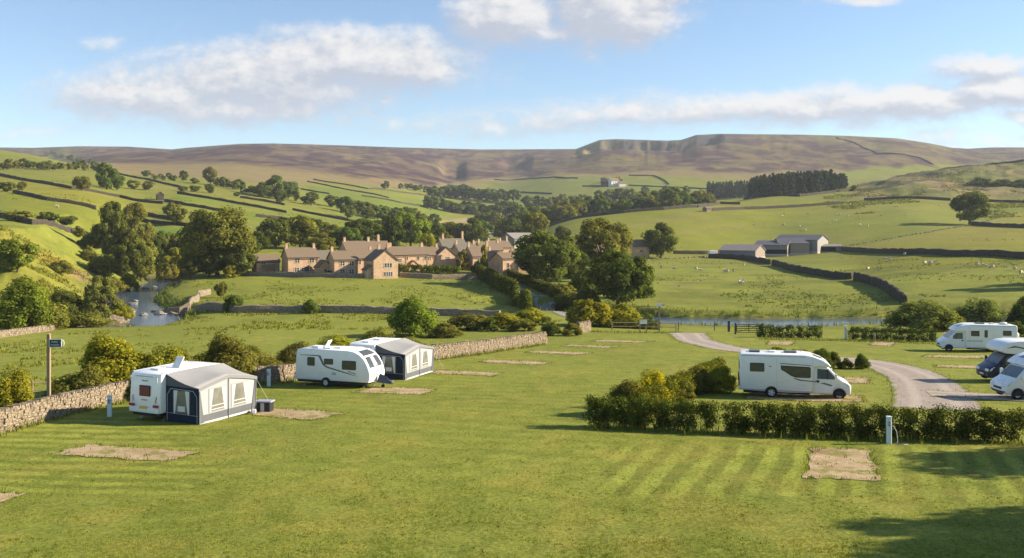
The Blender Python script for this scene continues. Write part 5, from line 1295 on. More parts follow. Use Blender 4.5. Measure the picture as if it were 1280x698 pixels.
# caravan and awning on the left: rear towards the viewpoint
HD = R(65); ux, uy = math.cos(HD), math.sin(HD)
A0 = Vector((-18.75, 47.0)); cA = A0 + Vector((-uy, ux)) * 1.15
caravan('touring_caravan', 'white caravan seen from behind with yellow number plate and the navy sided awning attached', (cA.x, cA.y, ground(cA.x, cA.y) + .02), HD)
aw = awning('large awning with navy side and cream front beside the caravan seen from behind', (A0.x + ux * .35, A0.y + uy * .35, ground(A0.x + 1, A0.y) + .02), HD, 4.3, 2.35)
B = at(372, 482)
caravan('touring_caravan', 'white caravan in side view with curved glass front and grey swoosh', (B.x + .2, B.y + 1.2, ground(B.x + 3, B.y) + .0), R(-19), 5.9)
HD2 = R(68); C0 = Vector((-10.4, 66.6)); ux, uy = math.cos(HD2), math.sin(HD2); cC = C0 + Vector((-uy, ux)) * 1.15
caravan('touring_caravan', 'white caravan mostly hidden behind the caravan in side view', (cC.x, cC.y, ground(cC.x, cC.y) + .02), HD2, hatch=False)
awning('further awning with grey roof behind the nose of the white caravan in side view', (C0.x + ux * .2, C0.y + uy * .2, ground(C0.x + 1, C0.y) + .02), HD2, 4.6, 2.5)
# motorhomes on the right
q = at(964, 497); y_ = R(-13)
off = Vector((math.cos(y_) * -1.95 - math.sin(y_) * -(-1.0) * 0, math.sin(y_) * -1.95)); n_ = Vector((-math.sin(y_), math.cos(y_)))
p_ = q.xy + off + n_ * 1.0
motorhome('white low roofed motorhome nearest the front hedge facing right', (p_.x, p_.y, ground(q.x + 2, q.y)), y_, L=4.55)
q = at(1236, 437.5); y_ = R(180 - 10); p_ = q.xy + Vector((math.cos(y_), math.sin(y_))) * -1.95 + Vector((math.sin(y_), -math.cos(y_))) * -1.05
far_mh = motorhome('white motorhome furthest away facing left with a covered wheel on its back', (p_.x, p_.y, ground(q.x, q.y)), y_, sides='far')
bk = MB(); bk.tube((-.28, 0, 1.55), (-.42, 0, 1.55), .42, .40, 20); bk.build('spare_wheel', WHITE, far_mh, True)
rk = MB()
for y in (-.4, .4): rk.tube((-.02, y, .9), (-.3, y, 1.0), .025); rk.tube((-.25, y, 1.0), (-.25, y, 1.9), .025)
rk.build('rear_rack', BLACKP, far_mh)
fd = MB(); fd.tube((1.0, .2, 2.85), (1.0, .2, 2.98), .40, .30, 20); fd.build('satellite_dome', WHITE, far_mh, True)
q = at(1249, 478.5); y_ = R(180); fw_ = 4.85 + 1.55
p_ = q.xy + Vector((fw_, 1.0)); motorhome('overcab motorhome with dark navy cab at the right frame edge', (p_.x, p_.y, ground(q.x + 1, q.y)), y_, NAVY, 'over')
q = at(1271, 500); p_ = q.xy + Vector((fw_, 1.0)); motorhome('white cab motorhome cut off by the right frame edge in front of the navy one', (p_.x, p_.y, ground(q.x + 1, q.y)), R(181), None, 'low')

# ------------------------------------------------------------------ small campsite things
TEAL = simple_mat('pale_blue_pedestal', (.60, .70, .71), .5, .3, var=.1)
TIMBER = simple_mat('weathered_timber', (.28, .21, .13), .9, .1, var=.35, scale=7, bump=.3)
DTIMBER = simple_mat('dark_timber', (.10, .075, .05), .9, .1, var=.35, scale=7, bump=.3)
SIGNT = simple_mat('dark_teal_sign_plate', (.012, .055, .070), .45, .3, var=.1)
SIGNW = simple_mat('off_white_sign_plate', (.66, .66, .62), .5, .3, var=.06)
POSTST = simple_mat('pinkish_stone_post', (.42, .33, .28), .9, .1, var=.2, scale=5, bump=.3)
def power_post(px, py, label, h=1.15, cable=False, mat=None, w=.22):
    P = at(px, py); o = thing('power_post', label, 'power post', P, rnd.uniform(-.2, .2), 'electric hook up posts')
    b = MB(); b.box((0, 0, h * .5 - .05), (w, w * .8, h + .1)); b.build('pedestal', mat or TEAL, o, bevel=.02)
    c = MB(); c.box((0, 0, h + .025), (w * 1.12, w * .95, .06)); c.build('cap', mat or TEAL, o, bevel=.02)
    s_ = MB(); s_.box((0, -w * .4 - .015, h * .78), (w * .7, .05, .26)); so = s_.build('socket_panel', LGREY, o, bevel=.01)
    k = MB()
    for z in (h * .73, h * .84): k.tube((0, -w * .4 - .03, z), (0, -w * .4 - .075, z - .02), .035, .03, 10)
    k.build('socket', simple_mat('socket_blue', (.06, .14, .34), .5, .3), so)
    if cable:
        m_ = MB(); run = [(.0, -.16, h * .74), (.16, -.2, h * .70), (.30, -.18, h * .5), (.36, -.12, .2), (.34, -.1, .02), (.6, -.25, .03), (.85, -.1, .03)]
        for a, b_ in zip(run[:-1], run[1:]): m_.tube(a, b_, .016, None, 6)
        m_.build('cable', LGREY, o)
    return o
power_post(137, 521, 'pale blue power post by the near wall left of the caravan seen from behind', 1.12)
power_post(336, 483, 'pale blue power post in front of the short wall between the two caravans', 1.15)
power_post(912, 488, 'pale power post behind the near motorhome beside the yellow bush', 1.2)
power_post(1111, 555, 'pale blue power post with a loose cable in front of the long hedge', 1.25, True)
power_post(583, 442, 'pinkish post before the middle of the campsite wall', 1.2, mat=POSTST, w=.26)
power_post(663, 430, 'pinkish post near the right end of the campsite wall', 1.2, mat=POSTST, w=.26)
power_post(1057, 424, 'white post standing in the gap of the far hedge', 1.55, mat=SIGNW, w=.26)
power_post(1093, 427, 'short pale timber marker against the far hedge', .95, mat=TIMBER, w=.2)
# finger post
def text(body, size, loc, rot, mat, parent, name='lettering', align='CENTER'):
    cu = bpy.data.curves.new(name, 'FONT'); cu.body = body; cu.size = size; cu.align_x = align; cu.align_y = 'CENTER'; cu.extrude = .002
    tmp = bpy.data.objects.new(name, cu); COL.objects.link(tmp); me_ = bpy.data.meshes.new_from_object(tmp.evaluated_get(bpy.context.evaluated_depsgraph_get())); bpy.data.objects.remove(tmp); me_.materials.clear()
    o = bpy.data.objects.new(name, me_); COL.objects.link(o); o.parent = parent; o.location = loc; o.rotation_euler = rot; me_.materials.append(mat)
    return o
D = 49.5; x = (61 - CX) / FOC * D; zt_ = (HZ - 418) / FOC * D; zg = ground(x, D)
sp = thing('signpost', 'tall timber signpost with one dark teal finger board above the near wall', 'signpost', (x, D, zg), R(4)); H = zt_ - zg
b = MB(); b.box((0, 0, H / 2 - .2), (.17, .17, H + .4)); b.poly([(-.085, -.085, H), (.085, -.085, H), (.085, .085, H), (-.085, .085, H), (0, 0, H + .08)], [(0, 1, 4), (1, 2, 4), (2, 3, 4), (3, 0, 4)]); b.build('post', TIMBER, sp, bevel=.008)
f = MB(); f.slab([(.06, -.11, H - .73), (.74, -.11, H - .73), (.74, -.11, H - .27), (.06, -.11, H - .27)], .045, (0, -1, 0)); fb_ = f.build('finger_board', SIGNW, sp)
f = MB(); f.slab([(.09, -.116, H - .70), (.70, -.116, H - .70), (.70, -.116, H - .30), (.09, -.116, H - .30)], .03, (0, -1, 0)); f.build('plate', SIGNT, fb_)
rg = MB()
for i in range(12):
    a0, a1 = R(-90 + 180 * i / 12), R(-90 + 180 * (i + 1) / 12)
    rg.tube((.745 + math.cos(a0) * .14, -.13, H - .5 + math.sin(a0) * .2), (.745 + math.cos(a1) * .14, -.13, H - .5 + math.sin(a1) * .2), .022, None, 6)
rg.build('finger_end', SIGNW, fb_)
text('Public', .15, (.37, -.1165, H - .425), (R(90), 0, 0), SIGNW, fb_); text('Footpath', .125, (.38, -.1165, H - .585), (R(90), 0, 0), SIGNW, fb_)
P = at(824, 415); s_ = P.y / FOC; H = 36 * s_
sp = thing('signpost', 'tall timber signpost with small white finger boards by the stile', 'signpost', P, 0)
b = MB(); b.box((0, 0, H / 2 - .2), (.2, .2, H + .4)); b.build('post', TIMBER, sp, bevel=.01)
f = MB(); f.slab([(-.42, -.13, H - .42), (.30, -.13, H - .42), (.30, -.13, H - .02), (-.42, -.13, H - .02)], .05, (0, -1, 0)); f.build('finger_board', SIGNW, sp)
f = MB(); f.slab([(.12, -.10, H - .40), (.62, -.10, H - .40), (.80, -.10, H - .25), (.62, -.10, H - .10), (.12, -.10, H - .10)], .05, (0, -1, 0)); f.build('finger_board', LGREY, sp)
P = at(804, 417); nb = thing('noticeboard', 'small timber noticeboard left of the white fingered signpost', 'noticeboard', P, R(6))
for sx in (-.45, .45):
    b = MB(); b.box((sx, 0, .75), (.1, .1, 1.7)); b.build('post', TIMBER, nb)
b = MB(); b.box((0, -.06, 1.55), (1.0, .06, .62)); b.build('board', SIGNW, nb)
b = MB(); b.box((0, -.04, 1.92), (1.25, .30, .07)); b.build('cover', DTIMBER, nb)
def rail_fence(pts, label, h=1.1, rails=2, mat=None, step=2.0, r=.05, wire=False):
    line = spline(pts, step); o = thing('post_and_rail_fence', label, 'fence', (line[0].x, line[0].y, ground(*line[0])), 0); o0 = Vector(o.location)
    for q_ in line:
        p_ = MB(); g_ = ground(q_.x, q_.y); p_.box(Vector((q_.x, q_.y, g_ + h / 2 - .1)) - o0, (r * 2, r * 2, h + .3), rot=.2); p_.build('post', mat or TIMBER, o)
    for k in range(rails):
        z = h * (.92 - .42 * k); m_ = MB()
        for a, b_ in zip(line[:-1], line[1:]):
            m_.tube(Vector((a.x, a.y, ground(*a) + z)) - o0, Vector((b_.x, b_.y, ground(*b_) + z)) - o0, (.008 if wire else r * .75), None, 6)
        m_.build('wire' if wire else 'rail', STEEL if wire else (mat or TIMBER), o)
    return o
rail_fence([(40, 503), (62, 502), (84, 500)], 'short timber rail fence behind the near wall at the signpost', 1.3, 2, None, 1.0, .055)
rail_fence([(765, 414), (800, 414), (845, 415)], 'timber rail fence crossing behind the noticeboard', 1.25, 2, None, 2.5, .06)
rail_fence([(780, 393), (806, 391), (824, 391)], 'pale rail fence behind the stile on the river side', 1.3, 2, None, 3.0, .06)
rail_fence([(848, 413.5), (893, 413.5), (910, 414)], 'wire fence with slim posts left of the wooden gate', 1.2, 2, DTIMBER, 4.0, .05, True)
def field_gate(px, py, label, w=3.0, yaw=0):
    P = at(px, py); o = thing('field_gate', label, 'gate', P, yaw)
    for sx in (-w / 2 - .12, w / 2 + .12):
        b = MB(); b.box((sx, 0, .6), (.2, .2, 1.7)); b.build('gate_post', DTIMBER, o)
    b = MB()
    for z in (.25, .5, .75, 1.0, 1.25): b.box((0, 0, z), (w, .05, .09))
    for sx in (-w / 2 + .05, 0, w / 2 - .05): b.box((sx, -.052, .75), (.09, .05, 1.1))
    b.slab([(-w / 2, -.06, .25), (-w / 2 + .15, -.06, .25), (w / 2, -.06, 1.2), (w / 2 - .15, -.06, 1.2)], .04, (0, -1, 0)); b.build('bars', DTIMBER, o)
    return o
field_gate(936, 418, 'dark five barred timber gate left of the far hedge', 3.2, R(-6))
P = at(911, 415); gp = MB(); gp.box((P.x, P.y, P.z + .7), (.28, .28, 1.6)); tag(gp.build('gate_post', DTIMBER), 'stout dark timber post left of the five barred gate', 'post')
# box beside the awning
P = at(331, 514.5); bx = thing('storage_box', 'dark box with pale front panel and grey lid beside the left awning', 'box', P, R(-8)); bx.scale = (1, 1, 1)
b = MB(); b.box((0, 0, .28), (.86, .55, .56)); bd = b.build('body', BLACKP, bx, bevel=.04)
b = MB(); b.box((-.03, -.285, .27), (.22, .03, .50)); b.build('front_panel', LGREY, bx, bevel=.01)
b = MB(); b.box((.02, 0, .60), (.98, .62, .09)); b.build('lid', simple_mat('lavender_grey_lid', (.32, .33, .40), .5, .3), bx, bevel=.03)
P = at(317, 517.5); b = MB(); b.box((P.x, P.y, P.z + .13), (.3, .22, .28), rot=.3); tag(b.build('carrier_bag', PIPING, bevel=.07, seg=2), 'small white bag on the grass at the corner of the left awning', 'bag')

# ------------------------------------------------------------------ village, barns, farmhouse
def masonry(name, a, b, c3):
    m, t, out = new_mat(name)
    br = t.node('ShaderNodeTexVoronoi'); t.put(br.inputs[0], t.scalevec(t.objc(), (1, 1, 2.0))); br.inputs['Scale'].default_value = 2.2
    sc_ = t.node('ShaderNodeSeparateColor'); t.l.new(br.outputs['Color'], sc_.inputs[0])
    c = t.mix(sc_.outputs[0], a, b); c = t.mix(t.ramp(t.noise(t.objc(), .8, 5, .7), .45, .7), c, c3)
    principled(t, out, c, .92, .1, normal=t.bump(br.outputs[0], .4, .05))
    return m
HOUSE = masonry('house_stone', (.46, .29, .17), (.57, .385, .245), (.37, .245, .15))
HOUSE2 = masonry('pale_house_stone', (.48, .32, .20), (.58, .40, .265), (.41, .28, .18))
def slate_mat(name, a, b):
    m, t, out = new_mat(name); w = t.node('ShaderNodeTexWave', wave_type='BANDS', bands_direction='Z'); t.put(w.inputs[0], t.objc()); w.inputs['Scale'].default_value = 1.5; w.inputs['Distortion'].default_value = 1.2; w.inputs['Detail Scale'].default_value = 4
    c = t.mix(t.noise(t.objc(), 2.2, 5, .7), a, b); c = t.mix(t.math('MULTIPLY', w.outputs[1], .25), c, tuple(x * .6 for x in a))
    principled(t, out, c, .85, .15, normal=t.bump(w.outputs[1], .3, .05)); return m
SLATE = slate_mat('stone_slate', (.155, .112, .075), (.225, .168, .115)); SLATE2 = slate_mat('mossy_slate', (.13, .115, .085), (.19, .17, .13))
PANE = simple_mat('dark_window_pane', (.02, .022, .026), .1, .5); SURR = simple_mat('window_surround_stone', (.48, .40, .30), .85, .1); WFRAME = simple_mat('white_window_frame', (.6, .58, .54), .6, .2)
DOORM = simple_mat('house_door_paint', (.05, .045, .045), .5, .3)
HPROTO_N = [0]
def win(parent, x, y, z, w, h, lights, face=(0, -1)):
    """stone surrounded window; face = outward direction in the house plan"""
    fx, fy = face; tx, ty = -fy, fx
    b = MB()
    def bar(u, v, uw, vh, d, mi):
        b.box((x + tx * u + fx * d, y + ty * u + fy * d, z + v), (abs(tx) * uw + abs(fx) * .06, abs(ty) * uw + abs(fy) * .06, vh), mi)
    bar(0, h / 2 + .09, w + .36, .18, .03, 0); bar(0, -h / 2 - .08, w + .36, .16, .05, 0); bar(-w / 2 - .09, 0, .18, h, .03, 0); bar(w / 2 + .09, 0, .18, h, .03, 0)
    for i in range(lights):
        u = -w / 2 + (i + .5) * w / lights; bar(u, 0, w / lights - .1, h, -.012, 1)
        if i: bar(-w / 2 + i * w / lights, 0, .12, h, .02, 2)
        bar(u, .0, w / lights - .1, .05, .012, 2)
    return b.build('window', [SURR, PANE, WFRAME], parent)
def house(label, px, py, w, d, eh, rh, yaw=31, gable=False, chim=(), wins=(), door=None, stone=None, slate=None, porch=None, P=None, dx=0, name='stone_cottage', group='stone houses of the village', gw=()):
    """front wall faces local -y; ridge runs along x, or along y when gable is set (the gable end faces the viewer)"""
    P = P or at(px, py); stone = stone or HOUSE; slate = slate or SLATE
    o = thing(name, label, 'house', P + Vector((dx, 0, -.3)), R(yaw), group)
    eh += .3; rh += .3
    hw, hd = w / 2, d / 2
    wl = MB()
    if not gable:
        V_ = [(-hw, -hd, -1), (hw, -hd, -1), (hw, hd, -1), (-hw, hd, -1), (-hw, -hd, eh), (hw, -hd, eh), (hw, hd, eh), (-hw, hd, eh), (-hw, 0, rh), (hw, 0, rh)]
        F = [(0, 1, 5, 4), (2, 3, 7, 6), (1, 2, 6, 9, 5), (3, 0, 4, 8, 7), (4, 5, 9, 8), (6, 7, 8, 9)]
    else:
        V_ = [(-hw, -hd, -1), (hw, -hd, -1), (hw, hd, -1), (-hw, hd, -1), (-hw, -hd, eh), (hw, -hd, eh), (hw, hd, eh), (-hw, hd, eh), (0, -hd, rh), (0, hd, rh)]
        F = [(0, 1, 5, 8, 4), (2, 3, 7, 9, 6), (1, 2, 6, 5), (3, 0, 4, 7), (4, 8, 9, 7), (5, 6, 9, 8)]
    wl.poly(V_, F); wl.build('wall', stone, o)
    rf = MB(); ov = .25; th = .16
    sl = (rh - eh) / (hd if not gable else hw)
    for s_ in (-1, 1):
        if not gable:
            e, l_ = hd + .28, hw + ov; ze = rh - sl * e + .06
            Q = [(-l_, s_ * e, ze), (l_, s_ * e, ze), (l_, 0, rh + .06), (-l_, 0, rh + .06)]; nrm = (0, s_ * sl, 1)
            if s_ > 0: Q = Q[::-1]
        else:
            e, l_ = hw + .28, hd + ov; ze = rh - sl * e + .06
            Q = [(s_ * e, -l_, ze), (s_ * e, l_, ze), (0, l_, rh + .06), (0, -l_, rh + .06)]; nrm = (s_ * sl, 0, 1)
            if s_ < 0: Q = Q[::-1]
        rf.slab([Vector(q_) + Vector((0, 0, th)) for q_ in Q], th, nrm)
    roof = rf.build('roof', slate, o)
    for c_ in chim:
        cx_, cy_, chh = (c_ + (1.0,))[:3] if len(c_) == 2 else c_
        chh *= .85
        base = rh - sl * abs(cy_ if not gable else cx_)
        b = MB(); b.box((cx_, cy_, base + chh / 2 - .3), (.62, .6, chh + .9)); b.box((cx_, cy_, base + chh + .19), (.74, .72, .12))
        for s_ in (-.15, .15): b.tube((cx_ + s_, cy_, base + chh + .2), (cx_ + s_, cy_, base + chh + .5), .12, .12, 8)
        b.build('chimney', HOUSE2, roof)
    if not gable:
        gt = MB(); gt.box((0, -hd - .30, eh - sl * .28 - .02), (w + .3, .12, .12)); gt.tube((hw - .25, -hd - .1, -.5), (hw - .25, -hd - .1, eh - .2), .05, None, 6); gt.build('gutter', DOORM, roof)
    for x, z, ww, hh, n in wins: win(o, x, -hd, z + .3, ww, hh, n)
    for y, z, ww, hh, n in gw: win(o, -hw, y, z + .3, ww, hh, n, (-1, 0))
    if door is not None:
        b = MB(); b.box((door, -hd - .02, 1.3), (1.0, .1, 2.1)); dd = b.build('door', DOORM, o); b = MB(); b.box((door, -hd - .04, 2.42), (1.3, .14, .2)); b.build('lintel', SURR, dd)
    if porch is not None:
        x, pw, pd_ = porch; b = MB()
        V_ = [(x - pw / 2, -hd - pd_, -.5), (x + pw / 2, -hd - pd_, -.5), (x + pw / 2, -hd, -.5), (x - pw / 2, -hd, -.5), (x - pw / 2, -hd - pd_, 2.3), (x + pw / 2, -hd - pd_, 2.3), (x + pw / 2, -hd, 2.3), (x - pw / 2, -hd, 2.3), (x, -hd - pd_, 3.3), (x, -hd, 3.3)]
        b.poly(V_, [(0, 1, 5, 8, 4), (1, 2, 6, 5), (3, 0, 4, 7), (4, 8, 9, 7), (5, 6, 9, 8)]); po = b.build('porch', stone, o)
        r_ = MB()
        for s_ in (-1, 1):
            e = pw / 2 + .2; Q = [(x + s_ * e, -hd - pd_ - .2, 2.15), (x + s_ * e, -hd, 2.15), (x, -hd, 3.42), (x, -hd - pd_ - .2, 3.42)]
            r_.slab(Q if s_ > 0 else Q[::-1], .1, (s_, 0, 1.5))
        r_.build('porch_roof', slate, po); b = MB(); b.box((x, -hd - pd_ - .03, 1.2), (.95, .08, 1.9)); b.build('door', DOORM, po)
    return o
W2 = lambda xs, z, w=1.1, h=1.0, n=2: [(x, z, w, h, n) for x in xs]
house('small leftmost stone cottage with a dark open lean to porch', 332, 342.5, 5.9, 5, 3.2, 4.9, chim=(), wins=W2((-1.2,), 2.5, .9, .8), porch=None, stone=HOUSE)
P = at(338, 343); b = MB(); pz = thing('lean_to', 'dark open lean to against the leftmost stone cottage', 'lean to', P + Vector((0, -1.8, 0)), R(22))
b.slab([(-1.7, -1.4, 1.9), (1.7, -1.4, 1.9), (1.7, 1.0, 2.7), (-1.7, 1.0, 2.7)], .12, (0, -.3, 1)); b.build('roof', SLATE, pz)
for sx in (-1.5, 0.2, 1.5):
    b = MB(); b.box((sx, -1.2, .9), (.16, .16, 1.9)); b.build('post', TIMBER, pz)
b = MB(); b.box((0, .9, 1.1), (3.2, .1, 2.2)); b.build('back_panel', DTIMBER, pz)
house('tall stone cottage with a chimney at each end and two rows of windows', 375, 343, 7.9, 5.6, 4.4, 6.7, chim=((-3.6, 0), (3.6, 0)), wins=W2((-1.6, 2.2), 3.6) + W2((-1.7, .1, 1.6), 1.3, 1.0, 1.0), door=.9)
house('small gabled stone outbuilding beside the cottage with two chimneys', 404, 345, 3.6, 3.5, 2.2, 3.9, gable=True, wins=((0.0, 1.2, .7, 1.1, 1),), name='stone_outbuilding')
house('low mossy roofed range behind the small gabled outbuilding', 402, 339, 5.0, 5, 3.0, 5.4, slate=SLATE2, name='stone_outbuilding')
house('stone cottage left of the shaded wall with paired windows', 428, 345, 6.2, 5.5, 4.2, 6.2, chim=((-2.8, 0),), wins=W2((-1.0, 1.4), 3.2) + W2((-1.0, 1.4), 1.2))
house('stone cottage in the shade joined to the big front gable', 450, 343, 6.6, 5.5, 4.2, 6.2, chim=((2.9, .3),), wins=W2((-1.4,), 3.3))
house('big stone gable standing forward of the cottage row', 476, 347, 6.4, 7.5, 4.4, 6.9, gable=True, yaw=28, chim=((0, 1.5, 1.2),), wins=W2((.6,), 3.2, 1.9, .9, 3) + W2((.6,), 1.0, 2.2, .9, 4), stone=HOUSE2)
house('back row cottage with a long brown roof behind the big front gable', 456, 336, 13, 6, 5.3, 7.6, chim=((-6.0, 0), (1.0, 0), (4.0, 0, 1.8)), wins=W2((-3, 2), 4.0))
house('long stone cottage with a small gabled porch and rose coloured wall', 508, 339, 10.5, 6, 4.6, 6.7, chim=((-4.9, 0), (4.6, 0), (5.0, .6)), wins=W2((-1.2, 2.2, 4.4), 3.6, .7, .8, 1), porch=(.2, 2.6, 1.6), stone=HOUSE2)
house('gabled stone cottage facing the viewer beside a tall chimney', 552, 335, 6.6, 7, 3.6, 6.2, gable=True, yaw=30, wins=W2((.4,), 2.9, 1.0, .8, 2), stone=HOUSE2, chim=((-2.6, 1.2, 2.2),))
house('cottage with a grey roof behind the gabled cottage', 564, 327, 9.0, 6.5, 4.6, 7.6, slate=SLATE2, chim=((-3.2, 0, 1.6), (4.2, 0, 2.6)), wins=W2((1.0,), 3.2))
house('stone cottage with a steep brown roof in the middle of the lane end', 597, 338, 6.5, 6, 4.2, 7.0, chim=((-3.1, 0, 1.2), (3.1, 0, 1.6)), wins=W2((-1.0, 1.3), 3.0) + W2((-1.0, 1.3), 1.1))
house('narrow stone gable beside the village lane', 616, 343, 4.4, 6, 4.0, 6.4, gable=True, wins=((.3, 3.2, .8, .9, 2),), stone=HOUSE2, chim=((0, 2, 1.2),))
house('rugged stone house end nearest the lane hedge', 631, 346, 5.2, 5.5, 5.0, 6.4, yaw=36, wins=((-.9, 3.2, .7, 1.2, 1), (.9, 1.2, .7, 1.2, 1)), stone=HOUSE)
house('far cottage roof with chimneys between the lane end houses', 622, 325, 9.0, 6, 4.6, 7.0, chim=((-4.0, 0), (1.0, 0), (3.9, 0, 1.8)), wins=W2((0,), 3))
house('small white walled house seen between the two big lane trees', 709, 322, 6.0, 6, 3.6, 5.6, stone=simple_mat('pale_render', (.48, .44, .39), .8, .1), wins=W2((0,), 2.2), chim=())
house('stone house hidden behind the darkest lane tree', 743, 326, 7.5, 6, 4.2, 6.4, wins=W2((0,), 2.6), chim=((3, 0),))
house('stone house end beside the round field tree', 797, 322, 7.0, 7, 4.5, 7.0, yaw=18, wins=W2((0,), 2.6))
house('tall narrow cottage squeezed between the big front gable and the long cottage', 493, 341, 4.6, 6, 4.8, 6.8, chim=((-1.9, 0),), wins=W2((.3,), 3.4, .9, .9))
house('cottage with a low brown roof left of the gabled cottage', 535, 335, 6.2, 6, 3.8, 6.0, chim=((2.7, 0),), wins=W2((-1.0, 1.4), 2.8, .9, .8))
house('cottage tucked behind the columnar garden tree', 581, 332, 7.0, 6, 4.4, 6.8, slate=SLATE2, chim=((-3.1, 0), (3.1, 0)), wins=W2((-1.2, 1.2), 3.2))
house('roof of a cottage showing over the narrow stone gable', 610, 331, 8.0, 6, 4.8, 7.2, chim=((-3.6, 0), (3.6, 0)), wins=W2((0,), 3.4), slate=SLATE)
house('small stone lean outshot at the foot of the big front gable', 463, 347.5, 3.2, 3, 2.0, 3.2, gable=True, wins=((0, 1.1, .8, .7, 2),), name='stone_outbuilding', stone=HOUSE2)
house('stone cottage half hidden by the big spreading tree', 652, 342, 7.0, 6, 4.4, 6.6, yaw=20, chim=((-3.0, 0),), wins=W2((-1.6, .8), 3.2))
# church turret like finial and chimneys seen over the roofs
# barns
CLAD = simple_mat('shade_tinted_cladding', (.20, .185, .19), .6, .3, var=.12, scale=1.2); CLADL = simple_mat('pale_cladding', (.26, .21, .165), .7, .2, var=.1, scale=1.2); ROOFB = simple_mat('grey_sheet_roof', (.24, .205, .185), .6, .3, var=.14, scale=.8)  # purple grey has the long sides' shade mixed in; pale suits sunlit gables
ROOFD = simple_mat('dark_sheet_roof', (.11, .105, .115), .6, .3, var=.14, scale=.8); CONC = simple_mat('concrete_base', (.46, .38, .30), .9, .1, var=.15)
def barn(label, px, py, w, d, eh, rh, yaw, front, side, roofm, opening=None, name='barn', base=True, P=None):
    P = P or at(px, py); o = thing(name, label, 'barn', P + Vector((0, 0, -.4)), R(yaw), 'farm barns')
    hw, hd = w / 2, d / 2; eh += .4; rh += .4; b = MB()          # gable ends face +-x
    V_ = [(-hw, -hd, -2), (hw, -hd, -2), (hw, hd, -2), (-hw, hd, -2), (-hw, -hd, eh), (hw, -hd, eh), (hw, hd, eh), (-hw, hd, eh), (-hw, 0, rh), (hw, 0, rh)]
    b.poly(V_, [(0, 1, 5, 4)], 0); b.poly(V_, [(2, 3, 7, 6)], 0); b.poly(V_, [(1, 2, 6, 9, 5), (3, 0, 4, 8, 7)], 1); b.build('wall', [front, side], o)
    r_ = MB(); sl = (rh - eh) / hd
    for s_ in (-1, 1):
        e = hd + .4; Q = [(-hw - .4, s_ * e, rh - sl * e + .22), (hw + .4, s_ * e, rh - sl * e + .22), (hw + .4, 0, rh + .22), (-hw - .4, 0, rh + .22)]
        r_.slab(Q if s_ < 0 else Q[::-1], .2, (0, s_ * sl, 1))
    r_.build('roof', roofm, o)
    if base:
        k = MB(); k.box((0, -hd - .05, .5), (w + .1, .1, 1.8)); k.box((hw + .05, 0, .5), (.1, d + .1, 1.8)); k.build('plinth', CONC, o)
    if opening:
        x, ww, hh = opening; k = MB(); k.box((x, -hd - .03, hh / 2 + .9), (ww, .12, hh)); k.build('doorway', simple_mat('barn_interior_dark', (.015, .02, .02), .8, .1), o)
    return o
barn('nearest grey barn with shaded purple grey side and pale gable end', 928, 324, 15, 12, 3.6, 5.8, -34, CLAD, CLADL, ROOFB)
barn('dark roofed middle barn with black openings', 968, 320, 14, 13, 4.8, 6.6, -30, CLAD, CLADL, ROOFD, (1, 12, 2.4))
barn('pale fronted barn with a square dark doorway', 990, 319, 13, 11, 5.2, 7.4, -10, CLADL, CLADL, ROOFD, (-4, 5, 4))
barn('tallest barn with grey side and white gable end', 1002, 317, 19, 14, 6.0, 8.2, -38, CLAD, simple_mat('whitish_cladding', (.29, .27, .25), .6, .2), ROOFD)
barn('low open shed at the right end of the farm barns', 1031, 315.5, 13, 6, 2.6, 3.4, -8, CLADL, CLADL, ROOFB, (-1, 10, 1.8), 'open_shed', False)
barn('big grey barn roof rising behind the village houses', 648, 309, 16, 12, 4.5, 7.5, 40, CLAD, CLADL, simple_mat('pale_sheet_roof', (.23, .205, .19), .6, .2), None)
barn('white roofed barn among trees above the village', 613, 296, 14, 9, 2.6, 4.4, 15, CLADL, CLADL, simple_mat('white_sheet_roof', (.36, .35, .33), .6, .2), None)
P = at(891, 321.5); tr = thing('white_trailer', 'small white box trailer left of the nearest grey barn', 'trailer', P, R(10))
b = MB(); b.box((0, 0, 1.6), (3.4, 2.2, 2.4)); b.build('body', WHITE, tr, bevel=.08); 
for sx in (-.8, .8):
    b = MB(); b.tube((sx, -1.0, .4), (sx, 1.0, .4), .4, None, 14); b.build('wheel', RUBBER, tr)
b = MB(); b.tube((1.7, 0, .6), (2.8, 0, .5), .06); b.build('hitch', STEEL, tr)
# field barn high on the left hillside and sheepfold ruin on the right
house('little dark field barn among walls high on the left hillside', 200, 250, 3.4, 4, 2.6, 4.2, gable=True, stone=STONE_FAR, name='field_barn', group='field barns')
house('tiny field barn beside the crest wall on the right hillside', 884, 264.5, 4.5, 4, 1.8, 3.0, stone=STONE, name='field_barn', group='field barns')
# farmhouse below the fells
P = at(767, 233)
fh = house('distant white farmhouse with dark gable below the fells', 0, 0, 16, 11, 7.5, 12, yaw=30, stone=simple_mat('farm_whitewash', (.66, .63, .58), .85, .1), chim=((-7, 0, 2.2), (7, 0, 2.2)), wins=W2((-4, 0, 4), 4.8, 1.6, 1.8, 1), P=P, name='farmhouse', group='distant farm')
house('grey stone barn at the left of the distant white farmhouse', 0, 0, 14, 10, 7, 11, yaw=-30, P=at(758, 233), stone=STONE_FAR, name='farm_barn', group='distant farm')
house('low white cottage at the right of the distant farmhouse', 0, 0, 12, 8, 4, 7, yaw=20, P=at(777, 233.2), stone=simple_mat('farm_whitewash_low', (.6, .57, .52), .85, .1), name='farm_cottage', group='distant farm')

